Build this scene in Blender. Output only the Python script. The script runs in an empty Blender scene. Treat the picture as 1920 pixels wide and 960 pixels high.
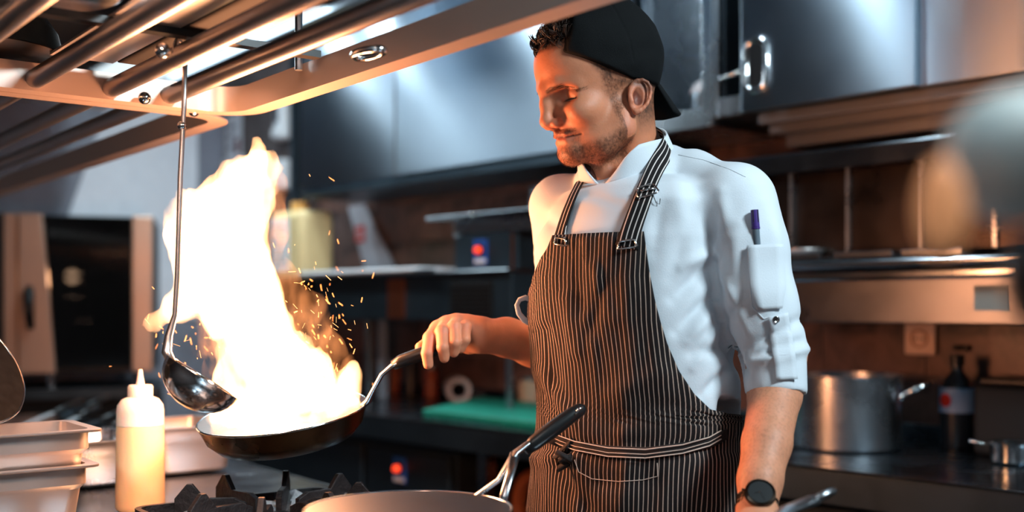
import bpy, bmesh, math, random
import numpy as np
from mathutils import Vector, Matrix
from mathutils.bvhtree import BVHTree

# ------------------------------------------------------------------ camera, world, lights, exposure
scene = bpy.context.scene
F = 2050.0            # focal length in pixels of the 1920 px wide frame
CZ = 1.25             # camera height
HZ = 578.0            # horizon row
COL = scene.collection
cam_d = bpy.data.cameras.new('camera'); cam = bpy.data.objects.new('camera', cam_d); COL.objects.link(cam)
cam.location = (0, 0, CZ); cam.rotation_euler = (math.pi/2, 0, 0)
cam_d.sensor_width = 36; cam_d.lens = F/1920*36; cam_d.shift_y = (HZ-480)/1920
cam_d.clip_start = 0.05
cam_d.dof.use_dof = True; cam_d.dof.focus_distance = 1.62; cam_d.dof.aperture_fstop = 1.75
scene.camera = cam
scene.view_settings.view_transform = 'Standard'; scene.view_settings.look = 'None'
scene.view_settings.exposure = 0.0; scene.view_settings.gamma = 1.0; scene.view_settings.use_curve_mapping = False
scene.cycles.volume_step_rate = 1.0
scene.cycles.volume_max_steps = 256
scene.cycles.sample_clamp_indirect = 6.0
w = bpy.data.worlds.new('world'); scene.world = w; w.use_nodes = True
w.node_tree.nodes['Background'].inputs[0].default_value = (0.02, 0.03, 0.04, 1)
w.node_tree.nodes['Background'].inputs[1].default_value = 0.3

# room frame: s runs along the back wall towards the near right, t comes out of the wall, z up
RC = (-1.46, 5.54); RR = (0.6853, -0.7283); RN = (-0.7283, -0.6853)
RANG = math.atan2(RR[1], RR[0])
def R(s, t, z=0.0): return Vector((RC[0]+s*RR[0]+t*RN[0], RC[1]+s*RR[1]+t*RN[1], z))
def W(px, py, Y): return Vector(((px-960)/F*Y, Y, CZ+(HZ-py)/F*Y))       # point at depth Y seen at a pixel
def WZ(px, py, z): return W(px, py, (CZ-z)*F/(py-HZ))                      # point at height z seen at a pixel
def PT(px, t):                                                            # s of the point of plane t seen in column px
    k = (px-960)/F
    return (k*(RC[1]+t*RN[1])-RC[0]-t*RN[0])/(RR[0]-k*RR[1])
def TZ(px, py, t):                                                        # (s, z) on plane t
    s = PT(px, t); Y = RC[1]+s*RR[1]+t*RN[1]
    return s, CZ+(HZ-py)/F*Y

def lamp(name, kind, loc, power, color, rot=(0, 0, 0), size=None, size_y=None, radius=None, aim=None):
    d = bpy.data.lights.new(name, kind); d.energy = power; d.color = color
    if kind == 'AREA':
        d.size = size
        if size_y: d.shape = 'RECTANGLE'; d.size_y = size_y
    if radius is not None: d.shadow_soft_size = radius
    o = bpy.data.objects.new(name, d); COL.objects.link(o); o.location = loc; o.rotation_euler = rot
    if aim is not None: o.rotation_euler = (Vector(aim)-Vector(loc)).to_track_quat('-Z', 'Y').to_euler()
    return o
COOL = (0.76, 0.93, 1.0)
FIRE = (1.0, 0.37, 0.17)
CEIL = 2.75
lamp('ceiling_lamp_key', 'AREA', (1.55, 0.35, 2.6), 74, COOL, size=0.45, size_y=0.5, aim=(0.3, 1.6, 1.2))
lamp('ceiling_lamp_aisle', 'AREA', R(3.6, 1.3, CEIL-0.06), 22, COOL, rot=(0, 0, RANG), size=1.2, size_y=0.15)
lamp('ceiling_lamp_far', 'AREA', R(1.5, 1.4, CEIL-0.06), 48, COOL, rot=(0, 0, RANG), size=1.2, size_y=0.15)
lamp('ceiling_lamp_front', 'AREA', (-0.9, -0.4, 2.6), 42, COOL, size=1.2, size_y=0.3, rot=(0, 0, RANG))
for s_, t_, p_ in ((1.05, 0.60, 8), (1.38, 0.60, 8), (2.16, 0.68, 9), (3.38, 0.85, 6)):
    lamp('ceiling_and_fill_spot', 'AREA', R(s_, t_, 2.52), p_, COOL, size=0.09, rot=(0, 0, RANG))
lamp('warm_fill_lamp', 'AREA', (-0.35, 0.75, 1.80), 4.5, (1.0, 0.56, 0.38), size=0.2, aim=(-0.72, 1.7, 0.98)).data.spread = math.radians(75)  # warm fill added for the pans and bottle at left
sp_ = lamp('ceiling_and_fill_spot', 'SPOT', (0.12, -0.25, 2.45), 45, (1.0, 0.93, 0.86), radius=0.05, aim=(0.21, 0.48, 1.30)); sp_.data.spot_size = math.radians(20); sp_.data.spot_blend = 0.6  # this spot is added to brighten the hanging tools near the lens
lamp('fire_light', 'POINT', (-0.37, 1.74, 1.20), 17, FIRE, radius=0.06)
lamp('fire_light', 'POINT', (-0.42, 1.76, 1.36), 12, FIRE, radius=0.045)

# ------------------------------------------------------------------ materials
def rgb(*c):
    """sRGB 0-255 to linear"""
    return tuple((x/255/12.92 if x/255 <= 0.04045 else ((x/255+0.055)/1.055)**2.4) for x in c)+(1,)
class NT:
    def __init__(s, name):
        s.m = bpy.data.materials.new(name); s.m.use_nodes = True; s.t = s.m.node_tree
        s.b = s.t.nodes['Principled BSDF']; s.out = s.t.nodes['Material Output']
    def n(s, kind, **kw):
        nd = s.t.nodes.new(kind)
        for k, v in kw.items():
            if k in nd.inputs.keys(): nd.inputs[k].default_value = v
            else: setattr(nd, k, v)
        return nd
    def l(s, a, b): s.t.links.new(a, b)
def noise(N, scale, detail=3, rough=0.6, stretch=(1, 1, 1), coord='Object', distortion=0.0):
    tc = N.n('ShaderNodeTexCoord'); mp = N.n('ShaderNodeMapping'); mp.inputs['Scale'].default_value = stretch
    nz = N.n('ShaderNodeTexNoise'); nz.inputs['Scale'].default_value = scale; nz.inputs['Detail'].default_value = detail
    nz.inputs['Roughness'].default_value = rough; nz.inputs['Distortion'].default_value = distortion
    N.l(tc.outputs[coord], mp.inputs['Vector']); N.l(mp.outputs[0], nz.inputs['Vector'])
    return nz
def ramp(N, fac, stops):
    r = N.n('ShaderNodeValToRGB'); e = r.color_ramp.elements
    while len(e) < len(stops): e.new(0.5)
    for i, (p, c) in enumerate(stops): e[i].position = p; e[i].color = c if len(c) == 4 else c+(1,)
    N.l(fac, r.inputs[0]); return r
def g(v): return (v, v, v, 1)
def mat(name, color, rough=0.5, metal=0.0, var=0.0, vscale=8, vstretch=(1, 1, 1), bump=0.0, bscale=60, bstretch=(1, 1, 1),
        rvar=0.0, aniso=0.0, emit=None, estr=0.0, trans=0.0, ior=1.45, coat=0.0, sss=0.0, sheen=0.0, alpha=None, color2=None, coord='Object'):
    N = NT(name); b = N.b
    b.inputs['Base Color'].default_value = color; b.inputs['Roughness'].default_value = rough; b.inputs['Metallic'].default_value = metal
    b.inputs['IOR'].default_value = ior; b.inputs['Anisotropic'].default_value = aniso
    if trans: b.inputs['Transmission Weight'].default_value = trans
    if coat: b.inputs['Coat Weight'].default_value = coat
    if sheen: b.inputs['Sheen Weight'].default_value = sheen
    if sss:
        b.inputs['Subsurface Weight'].default_value = sss; b.inputs['Subsurface Scale'].default_value = 0.01
        b.inputs['Subsurface Radius'].default_value = (1, 0.4, 0.2)
    if emit: b.inputs['Emission Color'].default_value = emit; b.inputs['Emission Strength'].default_value = estr
    if var or color2:
        nz = noise(N, vscale, 4, 0.6, vstretch, coord)
        c2 = color2 or tuple(min(1, c*(1-var)) for c in color[:3])+(1,)
        c1 = color if color2 else tuple(min(1, c*(1+var)) for c in color[:3])+(1,)
        r = ramp(N, nz.outputs[0], [(0.35, c2), (0.65, c1)]); N.l(r.outputs[0], b.inputs['Base Color'])
    if rvar:
        nz = noise(N, 5, 5, 0.65, (1, 1, 1), coord)
        r = ramp(N, nz.outputs[0], [(0.3, g(max(0.02, rough-rvar))), (0.7, g(min(1, rough+rvar)))]); N.l(r.outputs[0], b.inputs['Roughness'])
    if bump:
        nz = noise(N, bscale, 4, 0.6, bstretch, coord)
        bp = N.n('ShaderNodeBump'); bp.inputs['Strength'].default_value = bump; bp.inputs['Distance'].default_value = 0.004
        N.l(nz.outputs[0], bp.inputs['Height']); N.l(bp.outputs[0], b.inputs['Normal'])
    return N.m
M = {}
M['steel'] = mat('brushed_steel', rgb(176, 182, 188), 0.27, 1.0, var=0.06, vscale=30, vstretch=(1, 1, 30), rvar=0.07, bump=0.06, bscale=90, bstretch=(1, 1, 40))
M['steel_h'] = mat('brushed_steel_sideways', rgb(150, 156, 162), 0.16, 1.0, var=0.06, vscale=30, vstretch=(1, 30, 30), rvar=0.07, bump=0.05, bscale=60, bstretch=(0.5, 20, 20))
M['steel_door'] = mat('door_steel', rgb(150, 162, 174), 0.34, 1.0, var=0.05, vscale=2, rvar=0.03, aniso=0.92)
_t = M['steel_door'].node_tree; _g = _t.nodes.new('ShaderNodeTangent'); _g.direction_type = 'RADIAL'; _g.axis = 'X'
_t.links.new(_g.outputs[0], _t.nodes['Principled BSDF'].inputs['Tangent'])
M['rack_bar'] = mat('rack_bar_steel', rgb(205, 188, 178), 0.42, 0.65)
M['oven_steel'] = mat('oven_steel', rgb(196, 168, 150), 0.42, 0.75, rvar=0.05)
M['dull'] = mat('dull_aluminium', rgb(205, 222, 224), 0.55, 0.15)
M['steel_dark'] = mat('dark_steel', rgb(62, 76, 86), 0.42, 0.85, var=0.12, vscale=5, rvar=0.08)
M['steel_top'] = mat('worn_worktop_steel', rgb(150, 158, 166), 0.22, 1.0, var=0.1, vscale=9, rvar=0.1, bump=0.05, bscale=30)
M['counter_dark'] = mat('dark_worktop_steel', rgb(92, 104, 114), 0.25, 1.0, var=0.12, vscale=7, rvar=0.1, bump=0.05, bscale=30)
M['fascia'] = mat('fascia_steel', rgb(112, 114, 120), 0.30, 1.0, var=0.1, vscale=5, rvar=0.06)
M['steel_plain'] = mat('plain_steel', rgb(150, 150, 152), 0.4, 0.9)
M['chrome'] = mat('chrome', rgb(205, 208, 210), 0.12, 1.0)
M['tube'] = mat('polished_tube', rgb(182, 180, 180), 0.34, 1.0, rvar=0.05)
M['pan_in'] = mat('bright_pan_steel', rgb(205, 200, 198), 0.38, 0.9, rvar=0.06, bump=0.08, bscale=25)
M['black'] = mat('black_plastic', rgb(20, 22, 24), 0.35)
M['black_matte'] = mat('matte_black', rgb(14, 15, 17), 0.75)
M['iron'] = mat('cast_iron', rgb(38, 36, 38), 0.5, 0.5, var=0.35, vscale=20, bump=0.5, bscale=120)
M['wall'] = mat('dark_plaster', rgb(92, 84, 84), 0.7, var=0.25, vscale=5, bump=0.2, bscale=20)
M['wall_blue'] = mat('pale_plaster', rgb(140, 145, 158), 0.6, var=0.25, vscale=4, bump=0.15, bscale=20)
M['ceiling'] = mat('ceiling_panel', rgb(120, 124, 128), 0.6, var=0.08)
M['floor'] = mat('floor_tile', rgb(60, 52, 48), 0.4, var=0.2)
M['white'] = mat('white_plastic', rgb(225, 228, 232), 0.45)
M['paper'] = mat('paper', rgb(222, 226, 234), 0.7)
M['ink'] = mat('ink', rgb(60, 62, 75), 0.7)
M['red'] = mat('red_plastic', rgb(190, 42, 30), 0.4)
M['blue'] = mat('blue_sticker', rgb(34, 92, 185), 0.45)
M['green'] = mat('green_board', rgb(18, 130, 108), 0.5, var=0.1, vscale=12, bump=0.1, bscale=90)
M['socket'] = mat('socket_plastic', rgb(226, 190, 165), 0.45)
M['knob_lit'] = mat('lit_red_knob', rgb(230, 70, 40), 0.4, emit=rgb(255, 70, 35), estr=1.6)
M['glass_dark'] = mat('oven_glass', rgb(30, 32, 34), 0.08, 0.0, trans=0.85, ior=1.45)
M['lamp_panel'] = mat('lit_ceiling_panel', rgb(220, 230, 235), 0.5, emit=(0.80, 0.95, 1.0, 1), estr=1.0)
M['lamp_tube'] = mat('lit_tube', rgb(235, 240, 245), 0.5, emit=(0.85, 0.95, 1.0, 1), estr=9.0)
M['cable'] = mat('pipe_plastic', rgb(170, 150, 142), 0.5)
M['jug'] = mat('jug_plastic', rgb(214, 190, 140), 0.5, var=0.06)

# ------------------------------------------------------------------ mesh helpers
class MB:
    """collects vertices and faces of one mesh"""
    def __init__(s): s.v = []; s.f = []; s.col = None
    def add(s, vs, fs):
        o = len(s.v); s.v += [Vector(p) for p in vs]; s.f += [tuple(i+o for i in f) for f in fs]; return s
    def box(s, x0, x1, y0, y1, z0, z1, m=None):
        vs = [Vector((x, y, z)) for x in (x0, x1) for y in (y0, y1) for z in (z0, z1)]
        if m is not None: vs = [m @ p for p in vs]
        return s.add(vs, [(0, 1, 3, 2), (4, 6, 7, 5), (0, 4, 5, 1), (2, 3, 7, 6), (0, 2, 6, 4), (1, 5, 7, 3)])
    def prism(s, poly, y0, y1, m=None):
        """outline in xz, extruded over y"""
        n = len(poly); vs = [Vector((x, y, z)) for y in (y0, y1) for x, z in poly]
        if m is not None: vs = [m @ p for p in vs]
        return s.add(vs, [tuple(range(n)), tuple(range(2*n-1, n-1, -1))]+[(i, i+n, (i+1) % n+n, (i+1) % n) for i in range(n)])
    def slab(s, poly, z0, z1, m=None):
        """outline in xy, extruded over z"""
        n = len(poly); vs = [Vector((x, y, z)) for z in (z0, z1) for x, y in poly]
        if m is not None: vs = [m @ p for p in vs]
        return s.add(vs, [tuple(range(n-1, -1, -1)), tuple(range(n, 2*n))]+[(i, (i+1) % n, (i+1) % n+n, i+n) for i in range(n)])
    def tube(s, pts, r, seg=10, closed=False, caps=True, flat=1.0, up=None):
        pts = [Vector(p) for p in pts]; n = len(pts)
        rs = list(r) if hasattr(r, '__len__') else [r]*n
        o = len(s.v); prev = None
        for i, p in enumerate(pts):
            a = pts[(i-1) % n] if (closed or i > 0) else p; b = pts[(i+1) % n] if (closed or i < n-1) else p
            t = (b-a).normalized()
            if prev is None:
                u = Vector(up) if up else (Vector((0, 0, 1)) if abs(t.z) < 0.9 else Vector((1, 0, 0)))
            else: u = prev
            x = (u-t*u.dot(t)).normalized(); y = t.cross(x); prev = x
            for k in range(seg):
                an = 2*math.pi*k/seg; s.v.append(p+(x*math.cos(an)*flat+y*math.sin(an))*rs[i])
        for i in range(n if closed else n-1):
            for k in range(seg):
                a = o+i*seg+k; b = o+i*seg+(k+1) % seg; c = o+((i+1) % n)*seg+(k+1) % seg; d = o+((i+1) % n)*seg+k
                s.f.append((a, b, c, d))
        if caps and not closed:
            s.f.append(tuple(o+k for k in range(seg-1, -1, -1))); s.f.append(tuple(o+(n-1)*seg+k for k in range(seg)))
        return s
    def lathe(s, prof, seg=32, m=None, arc=None):
        """profile [(r, z)] turned round z"""
        o = len(s.v)
        for rr, z in prof:
            for k in range(seg):
                a = 2*math.pi*k/seg; p = Vector((rr*math.cos(a), rr*math.sin(a), z)); s.v.append(m @ p if m is not None else p)
        for i in range(len(prof)-1):
            for k in range(seg):
                s.f.append((o+i*seg+k, o+i*seg+(k+1) % seg, o+(i+1)*seg+(k+1) % seg, o+(i+1)*seg+k))
        if prof[0][0] > 1e-6: s.f.append(tuple(o+k for k in range(seg-1, -1, -1)))
        if prof[-1][0] > 1e-6: s.f.append(tuple(o+(len(prof)-1)*seg+k for k in range(seg)))
        return s
    def ring(s, prof, seg=32, m=None):
        """closed profile turned round z (no caps)"""
        o = len(s.v); n = len(prof)
        for rr, z in prof:
            for k in range(seg):
                a = 2*math.pi*k/seg; p = Vector((rr*math.cos(a), rr*math.sin(a), z)); s.v.append(m @ p if m is not None else p)
        for i in range(n):
            for k in range(seg):
                j = (i+1) % n; s.f.append((o+i*seg+k, o+i*seg+(k+1) % seg, o+j*seg+(k+1) % seg, o+j*seg+k))
        return s
    def ball(s, c, r, seg=12, rings=8, sc=(1, 1, 1), m=None):
        o = len(s.v); c = Vector(c)
        for i in range(1, rings):
            th = math.pi*i/rings
            for k in range(seg):
                a = 2*math.pi*k/seg; p = c+Vector((math.sin(th)*math.cos(a)*sc[0], math.sin(th)*math.sin(a)*sc[1], math.cos(th)*sc[2]))*r
                s.v.append(m @ p if m is not None else p)
        top = len(s.v); 
        for z in (1, -1):
            p = c+Vector((0, 0, z*sc[2]*r)); s.v.append(m @ p if m is not None else p)
        for i in range(rings-2):
            for k in range(seg): s.f.append((o+i*seg+k, o+(i+1)*seg+k, o+(i+1)*seg+(k+1) % seg, o+i*seg+(k+1) % seg))
        for k in range(seg):
            s.f.append((top, o+k, o+(k+1) % seg)); s.f.append((top+1, o+(rings-2)*seg+(k+1) % seg, o+(rings-2)*seg+k))
        return s
def mesh_of(name, mb, mtl, smooth=False):
    me = bpy.data.meshes.new(name); me.from_pydata([tuple(p) for p in mb.v], [], mb.f)
    bm = bmesh.new(); bm.from_mesh(me); bmesh.ops.recalc_face_normals(bm, faces=bm.faces); bm.to_mesh(me); bm.free()
    if mtl is not None: me.materials.append(mtl)
    if smooth:
        me.polygons.foreach_set('use_smooth', [True]*len(me.polygons))
    me.update(); return me
def tag(o, label=None, cat=None, group=None, kind=None):
    if label: o['label'] = label
    if cat: o['category'] = cat
    if group: o['group'] = group
    if kind: o['kind'] = kind
    return o
def obj(name, mb, mtl, parent=None, smooth=False, bevel=0.0, label=None, seg=2, world=False, auto=None, kind=None):
    """links mb as ONE mesh object; world=True: its points are world points and parent is an unrotated Empty"""
    if world and parent is not None:
        pm = Matrix.Identity(4); q = parent
        while q is not None: pm = q.matrix_basis @ pm; q = q.parent
        inv = pm.inverted(); mb.v = [inv @ p for p in mb.v]
    me = mb if isinstance(mb, bpy.types.Mesh) else mesh_of(name, mb, mtl, smooth or auto is not None)
    o = bpy.data.objects.new(name, me); COL.objects.link(o)
    if parent is not None: o.parent = parent
    if bevel:
        bv = o.modifiers.new('bevel', 'BEVEL'); bv.width = bevel; bv.segments = seg; bv.limit_method = 'ANGLE'; bv.angle_limit = 0.7
    if auto is not None:
        me.set_sharp_from_angle(angle=math.radians(auto))
    tag(o, label, kind=kind)
    return o
def thing(name, label, cat, loc=(0, 0, 0), rotz=0.0, group=None):
    o = bpy.data.objects.new(name, None); COL.objects.link(o); o.empty_display_size = 0.05
    o.location = loc; o.rotation_euler = (0, 0, rotz)
    o.matrix_basis = Matrix.Translation(Vector(loc)) @ Matrix.Rotation(rotz, 4, 'Z')
    return tag(o, label, cat, group)
def struct(name, mb, mtl, loc=(0, 0, 0), rotz=0.0, parent=None, bevel=0.0):
    o = obj(name, mb, mtl, parent, bevel=bevel); 
    if parent is None: o.location = loc; o.rotation_euler = (0, 0, rotz); o['kind'] = 'structure'
    return o
def dup(root, loc, rotz, label=None, group=None):
    r = root.copy(); COL.objects.link(r); r.location = loc; r.rotation_euler = (0, 0, rotz)
    if label: r['label'] = label
    if group: r['group'] = group
    for ch in list(root.children):
        c = ch.copy(); COL.objects.link(c); c.parent = r
        for q in ch.children:
            d = q.copy(); COL.objects.link(d); d.parent = c
    return r
def text(name, body, size, mtl, parent, m, depth=0.0006):
    cu = bpy.data.curves.new(name, 'FONT'); cu.body = body; cu.size = size; cu.extrude = depth; cu.align_x = 'CENTER'; cu.align_y = 'CENTER'
    cu.materials.append(mtl); o = bpy.data.objects.new(name, cu); COL.objects.link(o); o.parent = parent; o.matrix_local = m
    return o
rnd = random.Random(7)
# ------------------------------------------------------------------ implicit-surface modelling (numpy) for bodies, cloth and flames
class SDF:
    """distance field on a grid of step h; shapes are blended in, then meshed with surface nets"""
    def __init__(s, lo, hi, h):
        s.lo = np.array(lo, np.float32); s.h = h
        s.n = np.ceil((np.array(hi)-np.array(lo))/h).astype(int)+1
        s.ax = [s.lo[i]+h*np.arange(s.n[i], dtype=np.float32) for i in range(3)]
        s.F = np.full(tuple(s.n), 1.0, np.float32)
    def win(s, lo, hi):
        a = np.clip(np.floor((np.array(lo)-s.lo)/s.h).astype(int), 0, s.n-1); b = np.clip(np.ceil((np.array(hi)-s.lo)/s.h).astype(int)+1, 1, s.n)
        b = np.maximum(b, a+1)
        sl = tuple(slice(a[i], b[i]) for i in range(3))
        X = s.ax[0][sl[0]][:, None, None]; Y = s.ax[1][sl[1]][None, :, None]; Z = s.ax[2][sl[2]][None, None, :]
        return sl, X, Y, Z
    def mix(s, sl, D, k, sub):
        A = s.F[sl]
        if sub: D = -D; A2 = A; 
        if k <= 0: s.F[sl] = np.maximum(A, D) if sub else np.minimum(A, D); return
        if sub:
            h = np.clip(0.5-0.5*(A-D)/k, 0, 1); s.F[sl] = A*(1-h)+D*h+k*h*(1-h)
        else:
            h = np.clip(0.5+0.5*(A-D)/k, 0, 1); s.F[sl] = A*(1-h)+D*h-k*h*(1-h)
    def ell(s, c, r, k=0.01, rot=None, sub=False):
        c = np.array(c, float); r = np.array(r, float); m = r.max()+2.0*k+2*s.h+0.012
        sl, X, Y, Z = s.win(c-m, c+m)
        x, y, z = X-c[0], Y-c[1], Z-c[2]
        if rot is not None:
            q = np.array(rot.to_3x3().inverted() if isinstance(rot, Matrix) else rot); x, y, z = (q[0][0]*x+q[0][1]*y+q[0][2]*z, q[1][0]*x+q[1][1]*y+q[1][2]*z, q[2][0]*x+q[2][1]*y+q[2][2]*z)
        k0 = np.sqrt((x/r[0])**2+(y/r[1])**2+(z/r[2])**2); k1 = np.sqrt((x/r[0]**2)**2+(y/r[1]**2)**2+(z/r[2]**2)**2)+1e-9
        s.mix(sl, (k0*(k0-1)/k1).astype(np.float32), k, sub); return s
    def cap(s, a, b, ra, rb=None, k=0.01, sub=False):
        a = np.array(a, float); b = np.array(b, float); rb = ra if rb is None else rb; m = max(ra, rb)+2*k+2*s.h+0.01
        sl, X, Y, Z = s.win(np.minimum(a, b)-m, np.maximum(a, b)+m)
        ba = b-a; L = float(ba @ ba)+1e-12
        t = np.clip(((X-a[0])*ba[0]+(Y-a[1])*ba[1]+(Z-a[2])*ba[2])/L, 0, 1)
        D = np.sqrt((X-a[0]-ba[0]*t)**2+(Y-a[1]-ba[1]*t)**2+(Z-a[2]-ba[2]*t)**2)-(ra+(rb-ra)*t)
        s.mix(sl, D.astype(np.float32), k, sub); return s
    def chain(s, pts, rs, k=0.01, sub=False):
        for i in range(len(pts)-1): s.cap(pts[i], pts[i+1], rs[i], rs[i+1], k, sub)
        return s
    def loft(s, zs, cx, cy, a, b, phi, k=0.01, p=2.0):
        """stack of (super)ellipses along z, turned by phi"""
        sl, X, Y, Z = s.win((min(cx)-max(a)*1.2, min(cy)-max(a)*1.2, min(zs)-0.03), (max(cx)+max(a)*1.2, max(cy)+max(a)*1.2, max(zs)+0.03))
        z = Z.ravel(); f = lambda q: np.interp(z, zs, q)[None, None, :]
        c, sn = math.cos(phi), math.sin(phi)
        x = (X-f(cx))*c+(Y-f(cy))*sn; y = -(X-f(cx))*sn+(Y-f(cy))*c
        A, B = f(a), f(b)
        q = (np.abs(x/A)**p+np.abs(y/B)**p)**(1/p)
        D = (q-1)*np.minimum(A, B)*0.95
        dz = np.maximum(min(zs)-Z, Z-max(zs)); D = np.maximum(D, dz)
        s.mix(sl, D.astype(np.float32), k, False); return s
    def cut(s, c, nrm, k=0.0, lo=None, hi=None):
        """removes what lies on the side nrm points to"""
        n = np.array(nrm, float); n /= np.linalg.norm(n)
        sl, X, Y, Z = s.win(s.lo if lo is None else lo, s.lo+s.n*s.h if hi is None else hi)
        D = ((X-c[0])*n[0]+(Y-c[1])*n[1]+(Z-c[2])*n[2]).astype(np.float32)
        A = s.F[sl]
        if k <= 0: s.F[sl] = np.maximum(A, D)
        else:
            h = np.clip(0.5-0.5*(A-D)/k, 0, 1); s.F[sl] = A*(1-h)+D*h+k*h*(1-h)
        return s
    def nets(s):
        F = s.F; I = F < 0
        c = np.zeros(tuple(s.n-1), np.int8)
        for dx in (0, 1):
            for dy in (0, 1):
                for dz in (0, 1): c += I[dx:dx+s.n[0]-1, dy:dy+s.n[1]-1, dz:dz+s.n[2]-1]
        act = np.argwhere((c > 0) & (c < 8)); idx = np.full(c.shape, -1, np.int64); idx[tuple(act.T)] = np.arange(len(act))
        P = np.zeros((len(act), 3)); cnt = np.zeros(len(act))
        cor = [(0, 0, 0), (1, 0, 0), (0, 1, 0), (1, 1, 0), (0, 0, 1), (1, 0, 1), (0, 1, 1), (1, 1, 1)]
        val = [F[act[:, 0]+o[0], act[:, 1]+o[1], act[:, 2]+o[2]] for o in cor]
        for i, j in [(0, 1), (2, 3), (4, 5), (6, 7), (0, 2), (1, 3), (4, 6), (5, 7), (0, 4), (1, 5), (2, 6), (3, 7)]:
            a, b = val[i], val[j]; m = (a < 0) != (b < 0); t = np.where(m, a/(a-b+1e-12), 0)
            oi, oj = np.array(cor[i], float), np.array(cor[j], float)
            P += np.where(m[:, None], oi+(oj-oi)*t[:, None], 0); cnt += m
        V = s.lo+(act+P/cnt[:, None])*s.h
        quads = []
        for ax in range(3):
            u, v = [(1, 2), (2, 0), (0, 1)][ax]
            sa = [slice(1, -1)]*3; sa[ax] = slice(0, -1); sb = [slice(1, -1)]*3; sb[ax] = slice(1, None)
            A = I[tuple(sa)]; B = I[tuple(sb)]
            for m, flip in ((A & ~B, False), (~A & B, True)):
                e = np.argwhere(m); off = np.ones(3, int); off[ax] = 0; e = e+off
                def cell(du, dv):
                    q = e.copy(); q[:, u] -= du; q[:, v] -= dv; return idx[q[:, 0], q[:, 1], q[:, 2]]
                q = np.stack([cell(1, 1), cell(0, 1), cell(0, 0), cell(1, 0)], 1)
                if flip: q = q[:, ::-1]
                quads.append(q)
        return V, np.concatenate(quads)
def np_mesh(name, V, Q, mtl, smooth=True):
    me = bpy.data.meshes.new(name); n = len(Q); k = Q.shape[1]
    me.vertices.add(len(V)); me.vertices.foreach_set('co', np.asarray(V, np.float32).ravel())
    me.loops.add(n*k); me.loops.foreach_set('vertex_index', Q.astype(np.int32).ravel())
    me.polygons.add(n); me.polygons.foreach_set('loop_start', np.arange(0, n*k, k, dtype=np.int32)); me.polygons.foreach_set('loop_total', np.full(n, k, np.int32))
    me.polygons.foreach_set('use_smooth', [smooth]*n)
    if mtl is not None: me.materials.append(mtl)
    me.update(calc_edges=True); me.validate(); return me
def set_col(me, C, name='Col'):
    a = me.color_attributes.new(name, 'FLOAT_COLOR', 'POINT'); c = np.ones((len(C), 4), np.float32); c[:, :3] = C; a.data.foreach_set('color', c.ravel())
def relax(V, Q, it=2, lam=0.5):
    """laplacian smoothing of a quad mesh"""
    n = len(V); E = np.concatenate([Q[:, [0, 1]], Q[:, [1, 2]], Q[:, [2, 3]], Q[:, [3, 0]]]); E = np.concatenate([E, E[:, ::-1]])
    d = np.bincount(E[:, 0], minlength=n).astype(float)[:, None]+1e-9
    for _ in range(it):
        A = np.stack([np.bincount(E[:, 0], weights=V[E[:, 1], i], minlength=n) for i in range(3)], 1)/d
        V = V+(A-V)*lam
    return V
def vnoise(P, scale, seed=0):
    """smooth value noise in -1..1 at points P"""
    q = np.asarray(P, float)*scale+seed*17.31; i = np.floor(q).astype(np.int64); f = q-i; f = f*f*(3-2*f)
    def hsh(a, b, c): 
        n = (a*374761393+b*668265263+c*2147483647+seed*1274126177) & 0xffffffff; n = ((n ^ (n >> 13))*1274126177) & 0xffffffff
        return ((n ^ (n >> 16)) & 0xffff)/32767.5-1
    r = 0
    for dx in (0, 1):
        for dy in (0, 1):
            for dz in (0, 1):
                wgt = (f[..., 0] if dx else 1-f[..., 0])*(f[..., 1] if dy else 1-f[..., 1])*(f[..., 2] if dz else 1-f[..., 2])
                r = r+wgt*hsh(i[..., 0]+dx, i[..., 1]+dy, i[..., 2]+dz)
    return r
def fbm(P, scale, seed=0, oct=3):
    r = 0; a = 1
    for o in range(oct): r = r+a*vnoise(P, scale*2**o, seed+o); a *= 0.5
    return r
# ------------------------------------------------------------------ the room
S1, T1 = 7.0, 4.6
def rbox(s0, s1, t0, t1, z0, z1): return MB().box(s0, s1, -t1, -t0, z0, z1)
RO = R(0, 0, 0)
struct('floor', rbox(-0.2, S1+0.2, -0.2, T1+0.2, -0.1, 0.0), M['floor'], RO, RANG)
struct('ceiling', rbox(-0.2, S1+0.2, -0.2, T1+0.2, CEIL, CEIL+0.1), M['ceiling'], RO, RANG)
wall_back = struct('wall_back', rbox(-0.1, S1, -0.1, -0.006, 0, CEIL), M['wall'], RO, RANG)
struct('wall_left', rbox(-0.1, -0.0, -0.1, T1, 0, CEIL), M['wall_blue'], RO, RANG)
struct('wall_right', rbox(S1, S1+0.1, -0.1, T1, 0, CEIL), M['wall'], RO, RANG)
struct('wall_front', rbox(-0.1, S1+0.1, T1, T1+0.1, 0, CEIL), M['wall'], RO, RANG)
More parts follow.
